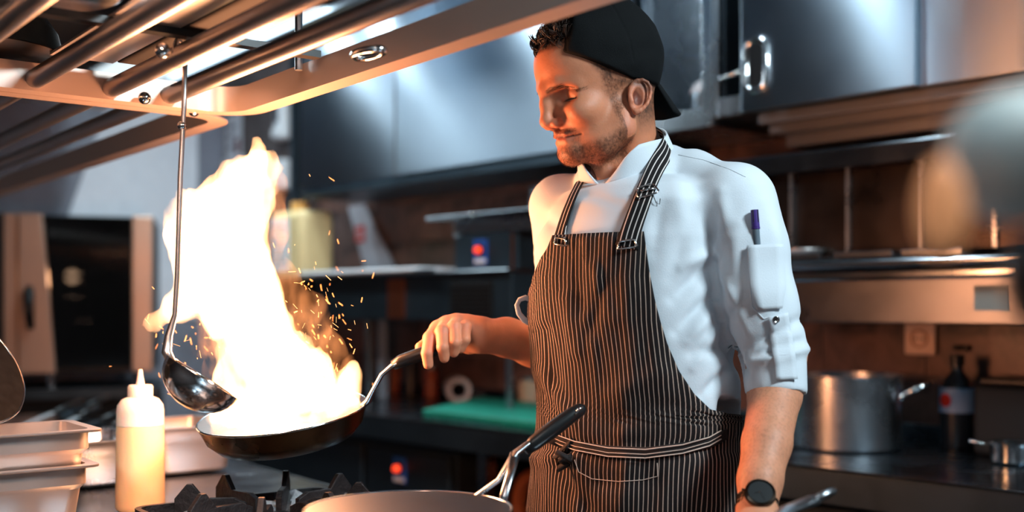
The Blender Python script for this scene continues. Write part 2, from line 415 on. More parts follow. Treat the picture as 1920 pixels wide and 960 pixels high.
# glazed stone tiles, each one a piece of the back wall
tile_m = []
for i, (a, b) in enumerate([((92, 66, 58), (52, 38, 36)), ((108, 76, 66), (60, 44, 40)), ((80, 60, 54), (44, 34, 34)), ((98, 70, 60), (50, 38, 36))]):
    N = NT('glazed_tile_%s' % 'abcd'[i]); nz = noise(N, 9, 6, 0.7, distortion=1.2); nz2 = noise(N, 55, 3, 0.6)
    r = ramp(N, nz.outputs[0], [(0.32, rgb(*b)), (0.5, rgb(*a)), (0.66, rgb(*(int(c*1.15) for c in a))), (0.8, rgb(*b))])
    N.l(r.outputs[0], N.b.inputs['Base Color']); N.b.inputs['Roughness'].default_value = 0.34
    bp = N.n('ShaderNodeBump'); bp.inputs['Strength'].default_value = 0.25; bp.inputs['Distance'].default_value = 0.004
    N.l(nz.outputs[0], bp.inputs['Height']); N.l(bp.outputs[0], N.b.inputs['Normal']); tile_m.append(N.m)
TWD, THT = 0.300, 0.150
tms = [mesh_of('tile', MB().box(0.002, TWD-0.002, -0.0, 0.006, 0.002, THT-0.002), m) for m in tile_m]
for j in range(9):
    for i in range(14):
        s = 0.55+i*TWD+(0.15 if j % 2 else 0); z = 0.92+j*THT
        if s > 4.4 or z > 2.2: continue
        o = bpy.data.objects.new('tile', tms[rnd.randrange(4)]); COL.objects.link(o); o.parent = wall_back
        o.location = (s, rnd.uniform(0, 0.0015), z)
# lit ceiling panels (four things), thin bright lamps
for i, (s, t) in enumerate([(3.6, 1.3), (1.5, 1.4), (2.6, 3.1)]):
    k = thing('ceiling_light', ['long ceiling light above the aisle behind the chef', 'long ceiling light near the far oven', 'long ceiling light over the hanging rack'][i], 'light', R(s, t, CEIL-0.03), RANG)
    obj('housing', MB().box(-0.65, 0.65, -0.1, 0.1, 0.0, 0.029), M['white'], k, bevel=0.004)
    obj('diffuser', MB().box(-0.6, 0.6, -0.075, 0.075, -0.012, 0.0), M['lamp_panel'], k)

# ------------------------------------------------------------------ wall cabinets (one long row, z 1.72 up)
def cab(name, label, s0, s1, z0, z1, t=0.35, m='steel_door'):
    k = thing(name, label, 'cabinet', R(s0, 0.0, z0), RANG)
    w = s1-s0; h = z1-z0; mb = MB()
    mb.box(0, 0.018, -t+0.02, -0.008, 0, h).box(w-0.018, w, -t+0.02, -0.008, 0, h).box(0.018, w-0.018, -t+0.02, -0.008, 0, 0.02)
    mb.box(0.018, w-0.018, -t+0.02, -0.008, h-0.02, h).box(0.018, w-0.018, -0.02, -0.008, 0.02, h-0.02)
    obj('body', mb, M['steel'] if w < 0.4 else M['steel_dark'], k); return k, w, h
def oval_handle(parent, x, y, z, sc=1.0):
    n = 28; path = []
    for i in range(n):
        a = 2*math.pi*i/n; path.append((x+0.031*sc*math.cos(a), y, z+(0.037*sc*(1 if math.sin(a) > 0 else -1) if abs(math.sin(a)) > 1e-6 else 0)+0.029*sc*math.sin(a)))
    hd = obj('handle', MB().tube(path, 0.0095*sc, 12, closed=True), M['chrome'], parent, smooth=True)
    obj('recess', MB().slab([(0.02*sc*math.cos(2*math.pi*i/20), (0.036*sc if math.sin(2*math.pi*i/20) > 0 else -0.036*sc)+0.02*sc*math.sin(2*math.pi*i/20)) for i in range(20)], -0.002, 0.003,
        Matrix.Translation((x, y, z)) @ Matrix.Rotation(math.pi/2, 4, 'X')), M['black'], hd)
# far pair of doors
k, w_, h_ = cab('wall_cabinet', 'wide blue-grey steel wall cabinet with two sliding doors, behind the flame', 1.27, 3.02, 1.72, 2.60)
ds = 1.941-1.27
obj('door', MB().box(0.0, ds, -0.352, -0.335, 0.004, h_-0.004), M['steel_door'], k, bevel=0.002)
d2 = obj('door', MB().box(ds-0.02, w_, -0.372, -0.355, 0.004, h_-0.004), M['steel_door'], k, bevel=0.002)
obj('rail', MB().box(0, w_, -0.36, -0.03, -0.028, -0.002), M['steel_dark'], k)
obj('door_edge', MB().box(ds-0.026, ds-0.0205, -0.374, -0.353, 0.004, h_-0.004), M['steel_plain'], k)
# open shelf cabinet with glass behind the cap
k, w_, h_ = cab('open_cabinet', 'open steel wall cabinet holding pans, behind the cap', 3.04, 3.285, 1.735, 2.60)
obj('frame', MB().box(0, w_-0.03, -0.352, -0.332, 0, 0.045).box(w_-0.035, w_, -0.358, -0.332, 0, h_).box(0, 0.012, -0.352, -0.332, 0.05, h_), M['steel'], k, bevel=0.002)
obj('shelf', MB().box(0.02, w_-0.02, -0.33, -0.03, 0.05, 0.058), M['steel'], k)
# right cabinet with the oval handle
k, w_, h_ = cab('sliding_door_cabinet', 'steel wall cabinet with half-open sliding door and oval handle, upper right', 3.29, 4.75, 1.755, 2.60)
obj('frame', MB().box(0, 0.10, -0.352, -0.335, 0, 0.05).box(0, 0.012, -0.356, -0.335, 0, h_), M['steel'], k, bevel=0.002)
dd = obj('door', MB().box(0.098, 3.858-3.29, -0.375, -0.357, 0.0, h_-0.004), M['steel_door'], k, bevel=0.002)
oval_handle(dd, 3.438-3.29, -0.378, 1.868-1.755)
obj('lever', MB().tube([(0.10, -0.37, 0.108), (0.09, -0.385, 0.10), (0.045, -0.39, 0.092)], [0.007, 0.006, 0.004], 8), M['chrome'], dd, smooth=True)
obj('door', MB().box(3.858-3.29-0.005, w_, -0.354, -0.338, 0.0, h_-0.004), M['steel_door'], k, bevel=0.002)
for a_, b_, c_, d_ in ((-0.33, -0.30, -0.03, -0.001), (-0.28, -0.22, -0.05, -0.02), (-0.20, -0.02, -0.075, -0.04)): obj('rail', MB().box(0.12, w_, a_, b_, c_, d_), M['steel_plain'], k, bevel=0.003)
# a white bowl and pot in the open cabinet
t_ = thing('lidded_pan', 'steel pan with pale domed lid inside the open cabinet', 'pan', R(3.17, 0.2, 1.796), RANG)
obj('body', MB().lathe([(0.0, 0), (0.055, 0), (0.06, 0.01), (0.062, 0.06), (0.06, 0.06), (0.055, 0.012), (0, 0.01)], 28), M['steel'], t_, auto=40)
obj('lid', MB().lathe([(0.064, 0.061), (0.062, 0.068), (0.05, 0.09), (0.03, 0.10), (0.012, 0.103), (0.012, 0.115), (0, 0.117)], 28), M['white'], t_, auto=50)

# ------------------------------------------------------------------ long shelf at z 1.37 with fascia, ledge above it
k = thing('salamander_shelf', 'steel wall shelf with rounded front edge and deep fascia, right of the chef', 'shelf', R(3.40, 0.0, 1.215), RANG)
L = 1.35
obj('fascia', MB().box(0, L, -0.352, -0.34, 0, 0.105).box(0, L, -0.34, -0.01, 0, 0.012), M['fascia'], k, bevel=0.003)
obj('top', MB().box(0, L, -0.40, -0.01, 0.128, 0.150), M['steel_h'], k, bevel=0.010, seg=4)
obj('lip', MB().box(0, L, -0.385, -0.36, 0.100, 0.126), M['steel_h'], k, bevel=0.008, seg=3)
obj('label_plate', MB().box(0.585, 0.66, -0.356, -0.3525, 0.03, 0.085), mat('plate_grey', rgb(120, 135, 135), 0.5), k)
k = thing('steel_ledge', 'narrow angled steel ledge under the upper right cabinet', 'shelf', R(3.22, 0.0, 1.60), RANG)
obj('front', MB().box(0, 1.5, -0.302, -0.29, -0.005, 0.045), M['steel_h'], k, bevel=0.003)
obj('top', MB().box(0, 1.5, -0.29, -0.008, 0.036, 0.045), M['steel_h'], k)
for x in (0.02, 1.3): obj('bracket', MB().box(x, x+0.01, -0.28, -0.008, 0.0, 0.035), M['steel_dark'], k)
M['smoked'] = mat('smoked_steel', rgb(60, 52, 48), 0.3, 1.0, var=0.2, vscale=6, vstretch=(1, 1, 0.3), rvar=0.1)
k = thing('splash_panel_row', 'row of dark steel splash panels under the ledge', 'panel', R(3.28, 0.0, 1.37), RANG)
x = 0.0
for i, wd in enumerate([0.2, 0.16, 0.19, 0.17, 0.2, 0.2, 0.2]):
    obj('panel', MB().box(x+0.002, x+wd-0.004, -0.275+0.01*(i % 2), -0.26, 0.015, 0.222), M['smoked'], k, bevel=0.002)
    obj('rib', MB().box(x+wd-0.006, x+wd+0.004, -0.285, -0.255, 0.015, 0.225), M['steel'], k)
    x += wd
# trays lying on that shelf
for i, (s, w2, zz, lb) in enumerate([(3.50, 0.12, 1.366, 'flat steel tray lying on the right shelf, left end'), (3.66, 0.15, 1.366, 'flat steel tray in the middle of the right shelf'), (3.83, 0.14, 1.366, 'flat steel tray at the right end of the shelf')]):
    k = thing('flat_tray', lb, 'tray', R(s, 0.33, zz), RANG)
    obj('base', MB().box(0, w2, -0.05, 0.03, 0, 0.008), M['steel_h'], k, bevel=0.003)
    obj('rim', MB().box(0, w2, -0.056, -0.05, 0.002, 0.018), M['steel_h'], k, bevel=0.002)
k = thing('shallow_dish', 'shallow dish on the right shelf behind the trays', 'dish', R(3.52, 0.30, 1.375), RANG)
obj('body', MB().lathe([(0, 0.004), (0.04, 0.004), (0.055, 0.022), (0.06, 0.024), (0.055, 0.02), (0.04, 0), (0, 0)], 24), M['pan_in'], k, smooth=True)

# ------------------------------------------------------------------ long back worktop z 0.91
k = thing('back_worktop', 'long dark steel worktop along the back wall', 'worktop', R(1.28, 0.0, 0.0), RANG)
LW = 3.92
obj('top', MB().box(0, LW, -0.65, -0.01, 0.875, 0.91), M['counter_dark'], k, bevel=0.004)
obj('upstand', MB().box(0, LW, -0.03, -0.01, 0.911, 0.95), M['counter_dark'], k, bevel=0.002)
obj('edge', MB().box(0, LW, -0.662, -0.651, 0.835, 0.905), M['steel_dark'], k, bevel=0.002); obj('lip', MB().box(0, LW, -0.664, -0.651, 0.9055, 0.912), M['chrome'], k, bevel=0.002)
for x in (0.02, 1.34, LW-0.06):
    obj('leg', MB().box(x, x+0.04, -0.60, -0.56, 0.0, 0.874), M['steel'], k)
obj('under_shelf', MB().box(1.32, LW, -0.62, -0.04, 0.30, 0.33), M['steel_dark'], k)
# fridge drawers under it, left
k = thing('undercounter_fridge', 'dark steel undercounter fridge with blue control plate', 'fridge', R(1.35, 0.0, 0.12), RANG)
obj('body', MB().box(0, 1.18, -0.60, -0.05, 0, 0.70), M['steel_dark'], k, bevel=0.004)
obj('door', MB().box(0.02, 0.72, -0.625, -0.602, 0.02, 0.68), M['steel_dark'], k, bevel=0.005)
cp = obj('control_panel', MB().box(0.74, 1.16, -0.620, -0.602, 0.02, 0.68), M['steel_dark'], k, bevel=0.004)
def ctrl_plate(parent, x, y, z):
    p = obj('sticker', MB().box(x-0.032, x+0.032, y-0.003, y, z-0.04, z+0.04), M['blue'], parent, bevel=0.001, label='blue control plate')
    mm = Matrix.Translation((x, y-0.004, z+0.006)) @ Matrix.Rotation(math.pi/2, 4, 'X')
    obj('dial', MB().lathe([(0, 0.004), (0.021, 0.004), (0.022, 0)], 24, mm), M['black'], parent)
    mm = Matrix.Translation((x, y-0.008, z+0.006)) @ Matrix.Rotation(math.pi/2, 4, 'X')
    obj('knob', MB().lathe([(0, 0.014), (0.009, 0.014), (0.011, 0.010), (0.011, 0)], 20, mm), M['knob_lit'], parent, label='glowing red knob')
    obj('strip', MB().box(x-0.026, x+0.026, y-0.0045, y-0.003, z-0.036, z-0.022), M['white'], parent)
ctrl_plate(k, 2.272-1.35, -0.6205, 0.738-0.12)
# open bay with a round fan guard and red crate
k = thing('fan_ring', 'large round dark fan housing in the open bay under the worktop', 'fan', R(2.74, 0.45, 0.0), RANG)
mm = Matrix.Translation((0, 0, 0.66)) @ Matrix.Rotation(math.pi/2, 4, 'X')
obj('housing', MB().ring([(0.10+0.022*math.cos(a*math.pi/5), 0.03*math.sin(a*math.pi/5)) for a in range(10)], 36, mm), mat('rust_paint', rgb(150, 84, 52), 0.5), k, smooth=True)
obj('hub', MB().lathe([(0, 0.04), (0.02, 0.036), (0.025, 0)], 20, mm), M['steel_dark'], k, smooth=True)
for i in range(6):
    a = i*math.pi/3; obj('spoke', MB().tube([mm @ Vector((0.02*math.cos(a), 0.02*math.sin(a), 0)), mm @ Vector((0.095*math.cos(a), 0.095*math.sin(a), 0))], 0.004, 6), M['steel_dark'], k)
obj('stand', MB().box(-0.015, 0.015, -0.02, 0.02, 0.331, 0.57).box(-0.1, 0.1, -0.06, 0.06, 0.331, 0.345), M['steel_dark'], k)
k = thing('red_crate', 'red plastic crate on the low shelf under the worktop', 'crate', R(3.02, 0.45, 0.331), RANG)
mb = MB().box(-0.12, 0.12, -0.1, 0.1, 0, 0.01)
mb.box(-0.12, 0.12, -0.1, -0.09, 0.01, 0.27).box(-0.12, 0.12, 0.09, 0.1, 0.01, 0.27).box(-0.12, -0.11, -0.09, 0.09, 0.01, 0.27).box(0.11, 0.12, -0.09, 0.09, 0.01, 0.27)
obj('body', mb, M['red'], k, bevel=0.003); obj('rim', MB().box(-0.13, 0.13, -0.11, -0.1, 0.24, 0.27), M['red'], k, bevel=0.003)

# right part of the base: drawer unit under worktop, stock pot on it
k = thing('base_drawer_unit', 'dark base unit under the right end of the worktop', 'cabinet', R(3.25, 0.0, 0.34), RANG)
obj('body', MB().box(0, 1.2, -0.58, -0.05, 0, 0.48), M['steel_dark'], k, bevel=0.004)
for i in range(3):
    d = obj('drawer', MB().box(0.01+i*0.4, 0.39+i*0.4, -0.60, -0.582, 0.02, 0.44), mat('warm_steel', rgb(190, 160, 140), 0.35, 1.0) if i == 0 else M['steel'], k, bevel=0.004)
    obj('handle', MB().tube([(0.1+i*0.4, -0.60, 0.38), (0.1+i*0.4, -0.625, 0.38), (0.3+i*0.4, -0.625, 0.38), (0.3+i*0.4, -0.60, 0.38)], 0.006, 8), M['chrome'], d, smooth=True)
# stock pot
def hollow(r, h, t=0.003, flare=0.0, lip=0.0): 
    return [(0, 0), (r-0.008, 0), (r, 0.006), (r+flare, h-0.002), (r+flare+lip, h), (r+flare+lip, h+0.003), (r+flare-t, h+0.002), (r-t, 0.01), (r-t-0.006, t), (0, t)]
pY = WZ(1602, 850, 0.91)
k = thing('stock_pot', 'wide steel stock pot standing on the back worktop', 'pot', WZ(1586, 838, 0.911), RANG)
obj('body', MB().lathe(hollow(0.132, 0.175, lip=0.004), 56), M['steel'], k, auto=35)
def loop_handle(parent, ang, r, z, mtl, w=0.045, out=0.045, up=0.03, rad=0.0065):
    q = Matrix.Rotation(ang, 4, 'Z'); path = [(r-0.001, -w, z), (r+out*0.6, -w*0.95, z+up*0.7), (r+out, -w*0.6, z+up), (r+out, w*0.6, z+up), (r+out*0.6, w*0.95, z+up*0.7), (r-0.001, w, z)]
    h = obj('handle', MB().tube([q @ Vector(p) for p in path], rad, 10), mtl, parent, smooth=True)
    for sg in (-1, 1): obj('rivet', MB().ball(q @ Vector((r+0.002, sg*w, z)), 0.011, sc=(0.6, 1, 1)), mtl, h, smooth=True)
loop_handle(k, math.radians(20), 0.134, 0.13, M['chrome'], 0.042, 0.062, 0.032)
loop_handle(k, math.radians(200), 0.134, 0.13, M['chrome'], 0.042, 0.062, 0.032)
mb = MB().tube([W(1628, 722, 2.47)-Vector(k.location), W(1640, 700, 2.46)-Vector(k.location), W(1650, 702, 2.5)-Vector(k.location)], 0.004, 8)
# small pot right edge
k = thing('small_saucepan', 'small shiny saucepan at the right edge of the worktop', 'pan', R(4.05, 0.30, 0.911), RANG)
obj('body', MB().lathe(hollow(0.05, 0.045, lip=0.005), 32), M['chrome'], k, auto=35)
obj('handle', MB().tube([(-0.05, -0.02, 0.04), (-0.085, -0.035, 0.045)], [0.006, 0.009], 8, flat=0.4), M['chrome'], k, smooth=True)
k = thing('lidded_jar', 'dark jar standing behind the small saucepan', 'jar', R(4.30, 0.2, 0.911), RANG)
obj('body', MB().lathe([(0, 0), (0.04, 0), (0.045, 0.01), (0.045, 0.09), (0.035, 0.1), (0.035, 0.11), (0, 0.11)], 24), mat('amber_glass', rgb(70, 36, 20), 0.1, trans=0.3), k, auto=40)
k = thing('detergent_bottle', 'dark bottle with a blue and red label, behind the stock pot', 'bottle', R(3.83, 0.10, 0.911), RANG)
obj('body', MB().lathe([(0, 0), (0.038, 0), (0.04, 0.006), (0.04, 0.13), (0.03, 0.165), (0.014, 0.185), (0.014, 0.2), (0, 0.2)], 28), mat('dark_bottle', rgb(24, 32, 40), 0.25), k, auto=40)
obj('cap', MB().lathe([(0, 0.2), (0.017, 0.2), (0.017, 0.225), (0, 0.228)], 20), M['black'], k, auto=40)
obj('label_band', MB().ring([(0.0405, 0.085), (0.0405, 0.145), (0.042, 0.145), (0.042, 0.085)], 28), mat('pale_label', rgb(120, 150, 185), 0.5), k)
obj('emblem', MB().lathe([(0, 0.0012), (0.016, 0.0012), (0.016, 0)], 20, Matrix.Rotation(math.radians(-14), 4, 'Z') @ Matrix.Translation((0, -0.0422, 0.115)) @ Matrix.Rotation(math.pi/2, 4, 'X')), M['red'], k, label='red roundel on the label')
k = thing('black_appliance', 'squat black appliance against the wall, right of the stock pot', 'appliance', R(3.92, 0.0, 0.911), RANG)
obj('body', MB().box(0.0, 0.28, -0.22, -0.035, 0, 0.16), M['black_matte'], k, bevel=0.012)
obj('lid', MB().box(0.01, 0.27, -0.21, -0.045, 0.161, 0.18), M['black'], k, bevel=0.006)
# socket
k = thing('wall_socket', 'square beige wall socket above the stock pot', 'socket', R(3.693, 0.007, 1.171), RANG)
obj('plate', MB().box(-0.042, 0.042, -0.012, 0, -0.042, 0.042), M['socket'], k, bevel=0.006, seg=3)
mm = Matrix.Translation((0, -0.0125, 0)) @ Matrix.Rotation(math.pi/2, 4, 'X')
obj('well', MB().ring([(0.024, 0), (0.024, 0.004), (0.020, 0.004), (0.019, 0)], 28, mm), mat('socket_shade', rgb(190, 140, 110), 0.5), k, smooth=True)
obj('pin_hole', MB().box(-0.012, -0.007, -0.0155, -0.012, -0.003, 0.003).box(0.007, 0.012, -0.0155, -0.012, -0.003, 0.003), M['black'], k)
k = thing('black_switch', 'small black switch on the wall, right of the socket', 'switch', R(3.80, 0.007, 1.15), RANG)
obj('plate', MB().box(-0.02, 0.02, -0.014, 0, -0.008, 0.008), M['black'], k, bevel=0.003); obj('rocker', MB().box(-0.01, 0.01, -0.018, -0.014, -0.005, 0.005), M['black_matte'], k)

# ------------------------------------------------------------------ pass shelf and machines left of the chef
k = thing('dark_shelf_cabinet', 'long dark steel cabinet hung over the back worktop, left of the chef', 'cabinet', R(1.50, 0.0, 1.21), RANG)
obj('body', MB().box(0.0, 1.085, -0.43, -0.01, 0.0, 0.15), M['steel_dark'], k, bevel=0.003)
obj('vent', MB().box(0.80, 1.0, -0.436, -0.431, 0.01, 0.125), M['black_matte'], k)
for i in range(7): obj('slat', MB().box(0.805, 0.995, -0.441, -0.436, 0.018+i*0.015, 0.024+i*0.015), M['black'], k)
obj('warm_panel', MB().box(0.46, 0.55, -0.436, -0.431, 0.005, 0.14), mat('copper_panel', rgb(190, 110, 80), 0.35, 1.0), k)
obj('top', MB().box(0.0, 1.09, -0.45, -0.01, 0.151, 0.162), M['steel_h'], k, bevel=0.003)
x = PT(952, 0.36)-1.5; obj('post', MB().box(x, x+0.022, -0.37, -0.35, -0.299, -0.001), M['steel'], k, bevel=0.003, label='slim pale steel post')
x = PT(688, 0.3)-1.5; obj('post', MB().box(x, x+0.025, -0.31, -0.285, -0.299, -0.001), M['steel'], k, bevel=0.003, label='slim pale steel post')
x = PT(712, 0.3)-1.5; obj('post', MB().box(x, x+0.03, -0.31, -0.285, -0.299, -0.001), mat('grey_post', rgb(120, 128, 138), 0.5), k, bevel=0.003, label='slim pale steel post')
k = thing('steel_sheet', 'pale flat steel sheet lying on the dark shelf', 'sheet', R(1.50, 0.45, 1.373), RANG)
obj('plate', MB().box(-0.02, 0.70, -0.04, 0.25, 0, 0.014), M['white'], k, bevel=0.005)
obj('hinge', MB().box(0.68, 0.74, -0.045, 0.0, -0.0, 0.008), M['steel'], k, bevel=0.003)
k = thing('vacuum_machine', 'dark steel machine with blue plate and red knob, on the shelf', 'machine', R(2.28, 0.0, 1.373), RANG)
obj('body', MB().box(0, 0.30, -0.40, -0.05, 0, 0.115), M['steel_dark'], k, bevel=0.003)
obj('seam', MB().box(0.275, 0.283, -0.403, -0.4005, 0, 0.115), mat('copper_seam', rgb(180, 110, 80), 0.3, 1.0), k)
obj('neck', MB().box(-0.02, 0.36, -0.39, -0.05, 0.116, 0.165), M['steel'], k, bevel=0.006)
ctrl_plate(k, 0.13, -0.4005, 0.058)
k = thing('tray_platform', 'flat steel tray on top of the machine', 'tray', R(2.20, 0.0, 1.539), RANG)
obj('plate', MB().box(0.0, 0.60, -0.46, -0.03, 0, 0.012), M['steel_h'], k, bevel=0.004)
obj('bolt', MB().ball((0.24, -0.463, 0.006), 0.008), M['chrome'], k, smooth=True)
k = thing('dark_saucepan', 'dark steel pot on the tray beside the chef', 'pot', R(2.60, 0.25, 1.552), RANG)
obj('body', MB().lathe(hollow(0.085, 0.075, lip=0.003), 40), M['steel'], k, auto=35)
obj('rim', MB().ring([(0.087, 0.076), (0.09, 0.076), (0.09, 0.082), (0.087, 0.082)], 40), M['black'], k)
# jug behind flame
k = thing('canister', 'yellow-white plastic canister with printed label, behind the flame', 'canister', R(1.20, 0.30, 1.373), RANG)
mb = MB().box(-0.12, 0.12, -0.08, 0.08, 0, 0.27); obj('body', mb, M['jug'], k, bevel=0.03, seg=4, auto=60)
obj('cap', MB().lathe([(0, 0.27), (0.035, 0.27), (0.035, 0.31), (0, 0.312)], 24, Matrix.Translation((-0.02, 0, 0))), mat('amber_cap', rgb(214, 160, 90), 0.5), k, auto=40)
obj('label_sheet', MB().box(-0.10, 0.03, -0.0835, -0.081, 0.03, 0.24), M['paper'], k)
for i in range(6): obj('printed_line', MB().box(-0.09, 0.02-0.01*(i % 3), -0.085, -0.0836, 0.055+i*0.03, 0.062+i*0.03), mat('label_brown', rgb(180, 150, 105), 0.6), k)
k = thing('bracket_shelf', 'small pale shelf board carrying the canister', 'shelf', R(0.98, 0.0, 1.355), RANG)
obj('board', MB().box(0, 0.48, -0.42, -0.01, 0, 0.016), M['steel_h'], k, bevel=0.003)
obj('bracket', MB().box(0.05, 0.06, -0.35, -0.01, -0.1, -0.001), M['steel_dark'], k); obj('bracket', MB().box(0.42, 0.43, -0.35, -0.01, -0.1, -0.001), M['steel_dark'], k)
# patch of light on the wall, put in as a grey wedge; red sticker
k = thing('light_patch_wedge', 'grey wedge standing for a light patch on the wall, with a red square sticker', 'panel', R(1.12, 0.008, 1.375), RANG)
obj('sheet', MB().prism([(0.0, 0.315), (0.11, 0.315), (0.36, 0.0), (0.14, 0.0)], -0.012, 0.0), mat('light_patch_grey', rgb(170, 172, 180), 0.5), k)
obj('sticker', MB().box(0.06, 0.125, -0.0145, -0.0125, 0.155, 0.225), M['red'], k, label='red sticker with pale print')
for i in range(3): obj('printed_line', MB().box(0.072, 0.113, -0.0155, -0.0146, 0.172+i*0.015, 0.177+i*0.015), M['paper'], k)
# roll, board, cloth, on the worktop
k = thing('film_roll', 'pale roll with dark hollow core lying on the worktop', 'roll', R(PT(857, 0.15), 0.15, 0.911), RANG)
mm = Matrix.Rotation(math.radians(55), 4, 'Z') @ Matrix.Translation((0, 0, 0.046)) @ Matrix.Rotation(math.pi/2, 4, 'X')
obj('wrap', MB().ring([(0.045, -0.07), (0.045, 0.07), (0.028, 0.07), (0.028, -0.07)], 36, mm), M['cable'], k, auto=40)
obj('core', MB().ring([(0.0278, -0.065), (0.0278, 0.065), (0.025, 0.065), (0.025, -0.065)], 36, mm), M['black_matte'], k, auto=40)
bp = [WZ(792, 772, 0.925), WZ(905, 748, 0.925), WZ(1120, 770, 0.925), WZ(1085, 805, 0.925)]
c0 = sum(bp, Vector())/4; c0.z = 0.911
k = thing('cutting_board', 'green plastic chopping board on the back worktop', 'board', c0)
obj('slab', MB().slab([(p.x-c0.x, p.y-c0.y) for p in bp], 0.0, 0.022), M['green'], k, bevel=0.004, seg=3)
k = thing('folded_cloth', 'folded white cloth on the worktop behind the green board', 'cloth', WZ(1000, 748, 0.911), RANG)
mb = MB().box(-0.07, 0.07, -0.04, 0.04, 0, 0.02).box(-0.066, 0.07, -0.038, 0.036, 0.021, 0.034); obj('fold', mb, M['white'], k, bevel=0.008, seg=3)
for i, (px, h, rr, c, lb) in enumerate([(735, 0.13, 0.03, (170, 90, 60), 'copper-coloured tin on the far left end of the worktop'), (770, 0.16, 0.026, (40, 40, 44), 'black bottle at the wall, behind the pan handle'), (808, 0.12, 0.026, (150, 70, 44), 'rust-red jar on the worktop, left of the roll'), (990, 0.1, 0.035, (200, 160, 130), 'small beige tub behind the white cloth')]):
    k = thing(['tin', 'bottle', 'jar', 'tub'][i], lb, ['tin', 'bottle', 'jar', 'tub'][i], R(PT(px, 0.1), 0.1, 0.911), RANG)
    obj('body', MB().lathe([(0, 0), (rr, 0), (rr, h*0.8), (rr*0.7, h*0.9), (0, h*0.9)], 24), mat('jar_%d' % c[0], rgb(*c), 0.35), k, auto=40)
    obj('cap', MB().lathe([(0, h*0.9+0.001), (rr*0.65, h*0.9+0.001), (rr*0.65, h), (0, h)], 20), M['steel'], k, auto=40)

# ------------------------------------------------------------------ far end: papers, post, towel dispenser, oven
k = thing('wall_notice', 'crumpled white paper notice on the far wall above the flame', 'paper', R(0.03, 0.0, 2.0), RANG)
obj('sheet', MB().box(-0.0, 0.15, -0.006, 0, -0.1, 0.22), M['paper'], k); obj('sheet', MB().box(-0.02, 0.2, -0.012, -0.006, -0.13, 0.0), M['paper'], k)
for i in range(3): obj('printed_line', MB().box(0.03, 0.1, -0.008, -0.0062, 0.05+i*0.05, 0.062+i*0.05), M['ink'], k)
obj('red_mark', MB().box(0.10, 0.14, -0.009, -0.0065, 0.02, 0.09), mat('faded_red', rgb(120, 70, 80), 0.6), k)
k = thing('soap_dispenser', 'white wall dispenser on the steel post, upper one', 'dispenser', R(0.60, 0.0, 2.03), RANG)
obj('case', MB().box(-0.035, 0.045, -0.06, -0.0, 0, 0.21), M['white'], k, bevel=0.02, seg=4); obj('window', MB().box(-0.01, 0.02, -0.064, -0.0605, 0.08, 0.17), M['ink'], k); obj('lever', MB().box(-0.02, 0.03, -0.075, -0.061, 0.01, 0.05), M['white'], k, bevel=0.005)
k = thing('towel_dispenser', 'square white wall dispenser below the upper one', 'dispenser', R(0.60, 0.0, 1.80), RANG)
obj('case', MB().box(-0.045, 0.05, -0.06, -0.0, 0, 0.14), M['white'], k, bevel=0.01, seg=3); obj('slot', MB().box(-0.03, 0.035, -0.063, -0.0605, 0.02, 0.03), M['ink'], k)
k = thing('steel_post', 'dark upright steel post beside the hood cabinet', 'post', R(0.765, 0.0, 0.0), RANG)
obj('shaft', MB().box(0, 0.035, -0.09, -0.0, 0, 2.72), M['steel_dark'], k); obj('flange', MB().box(0.036, 0.05, -0.03, -0.0, 0, 2.72), M['steel'], k)
for z in (1.74, 1.62): obj('bolt', MB().ball((0.10, -0.02, z), 0.018), M['chrome'], k, smooth=True)
# lit area of the far left wall, its brightness put into a pale sheet
k = thing('lit_wall_patch', 'lit area of the far left wall, added as a pale blue-grey sheet', 'panel', R(0.0, 0.15, 0), RANG)
mb = MB().add([(0.002, 0.0, 1.2), (0.002, 0.0, 2.3), (0.002, -0.42, 2.3), (0.002, -0.64, 1.66), (0.002, -0.66, 1.2), (0.012, 0.0, 1.2), (0.012, 0.0, 2.3), (0.012, -0.42, 2.3), (0.012, -0.64, 1.66), (0.012, -0.66, 1.2)],
  [(0, 1, 2, 3, 4), (9, 8, 7, 6, 5), (0, 5, 6, 1), (1, 6, 7, 2), (2, 7, 8, 3), (3, 8, 9, 4), (4, 9, 5, 0)])
obj('sheet', mb, mat('lit_wall_pale', rgb(235, 240, 250), 0.6, var=0.06, vscale=5), k)
# oven: front plane a little turned to the camera
oz = CZ-(697-HZ)/F*4.3; p0 = W(287, 697, 4.30); p1 = W(-60, 700, 4.12); oa = math.atan2(p0.y-p1.y, p0.x-p1.x)
k = thing('combi_oven', 'steel combi oven with dark glass door and black handle, at far left', 'oven', (p1.x, p1.y, p0.z), oa)
ow = (Vector((p0.x, p0.y, 0))-Vector((p1.x, p1.y, 0))).length; oh = 293/F*4.28
def ox(px): return (px+60)/347*ow
mb = MB().box(0, ow, 0.06, 0.62, 0, 0.01).box(0, ow, 0.06, 0.62, oh-0.01, oh).box(ow-0.03, ow, 0.06, 0.62, 0.01, oh-0.01).box(0, 0.03, 0.06, 0.62, 0.01, oh-0.01).box(0.03, ow-0.03, 0.60, 0.62, 0.01, oh-0.01)
obj('body', mb, M['steel_dark'], k)
obj('frame', MB().box(ox(246), ox(286), 0.0, 0.06, 0, oh), M['oven_steel'], k, bevel=0.006, label='brushed steel right jamb')
obj('control_column', MB().box(ox(-58), ox(3), 0.0, 0.06, 0, oh), M['black'], k, bevel=0.004)
obj('strip', MB().box(ox(4), ox(30), 0.0, 0.05, 0.0, oh), M['oven_steel'], k, bevel=0.004)
dr = obj('door', MB().prism([(ox(33), 0.0), (ox(101), 0.0), (ox(76), oh), (ox(33), oh)], -0.02, 0.03), M['oven_steel'], k, bevel=0.004, label='steel door stile')
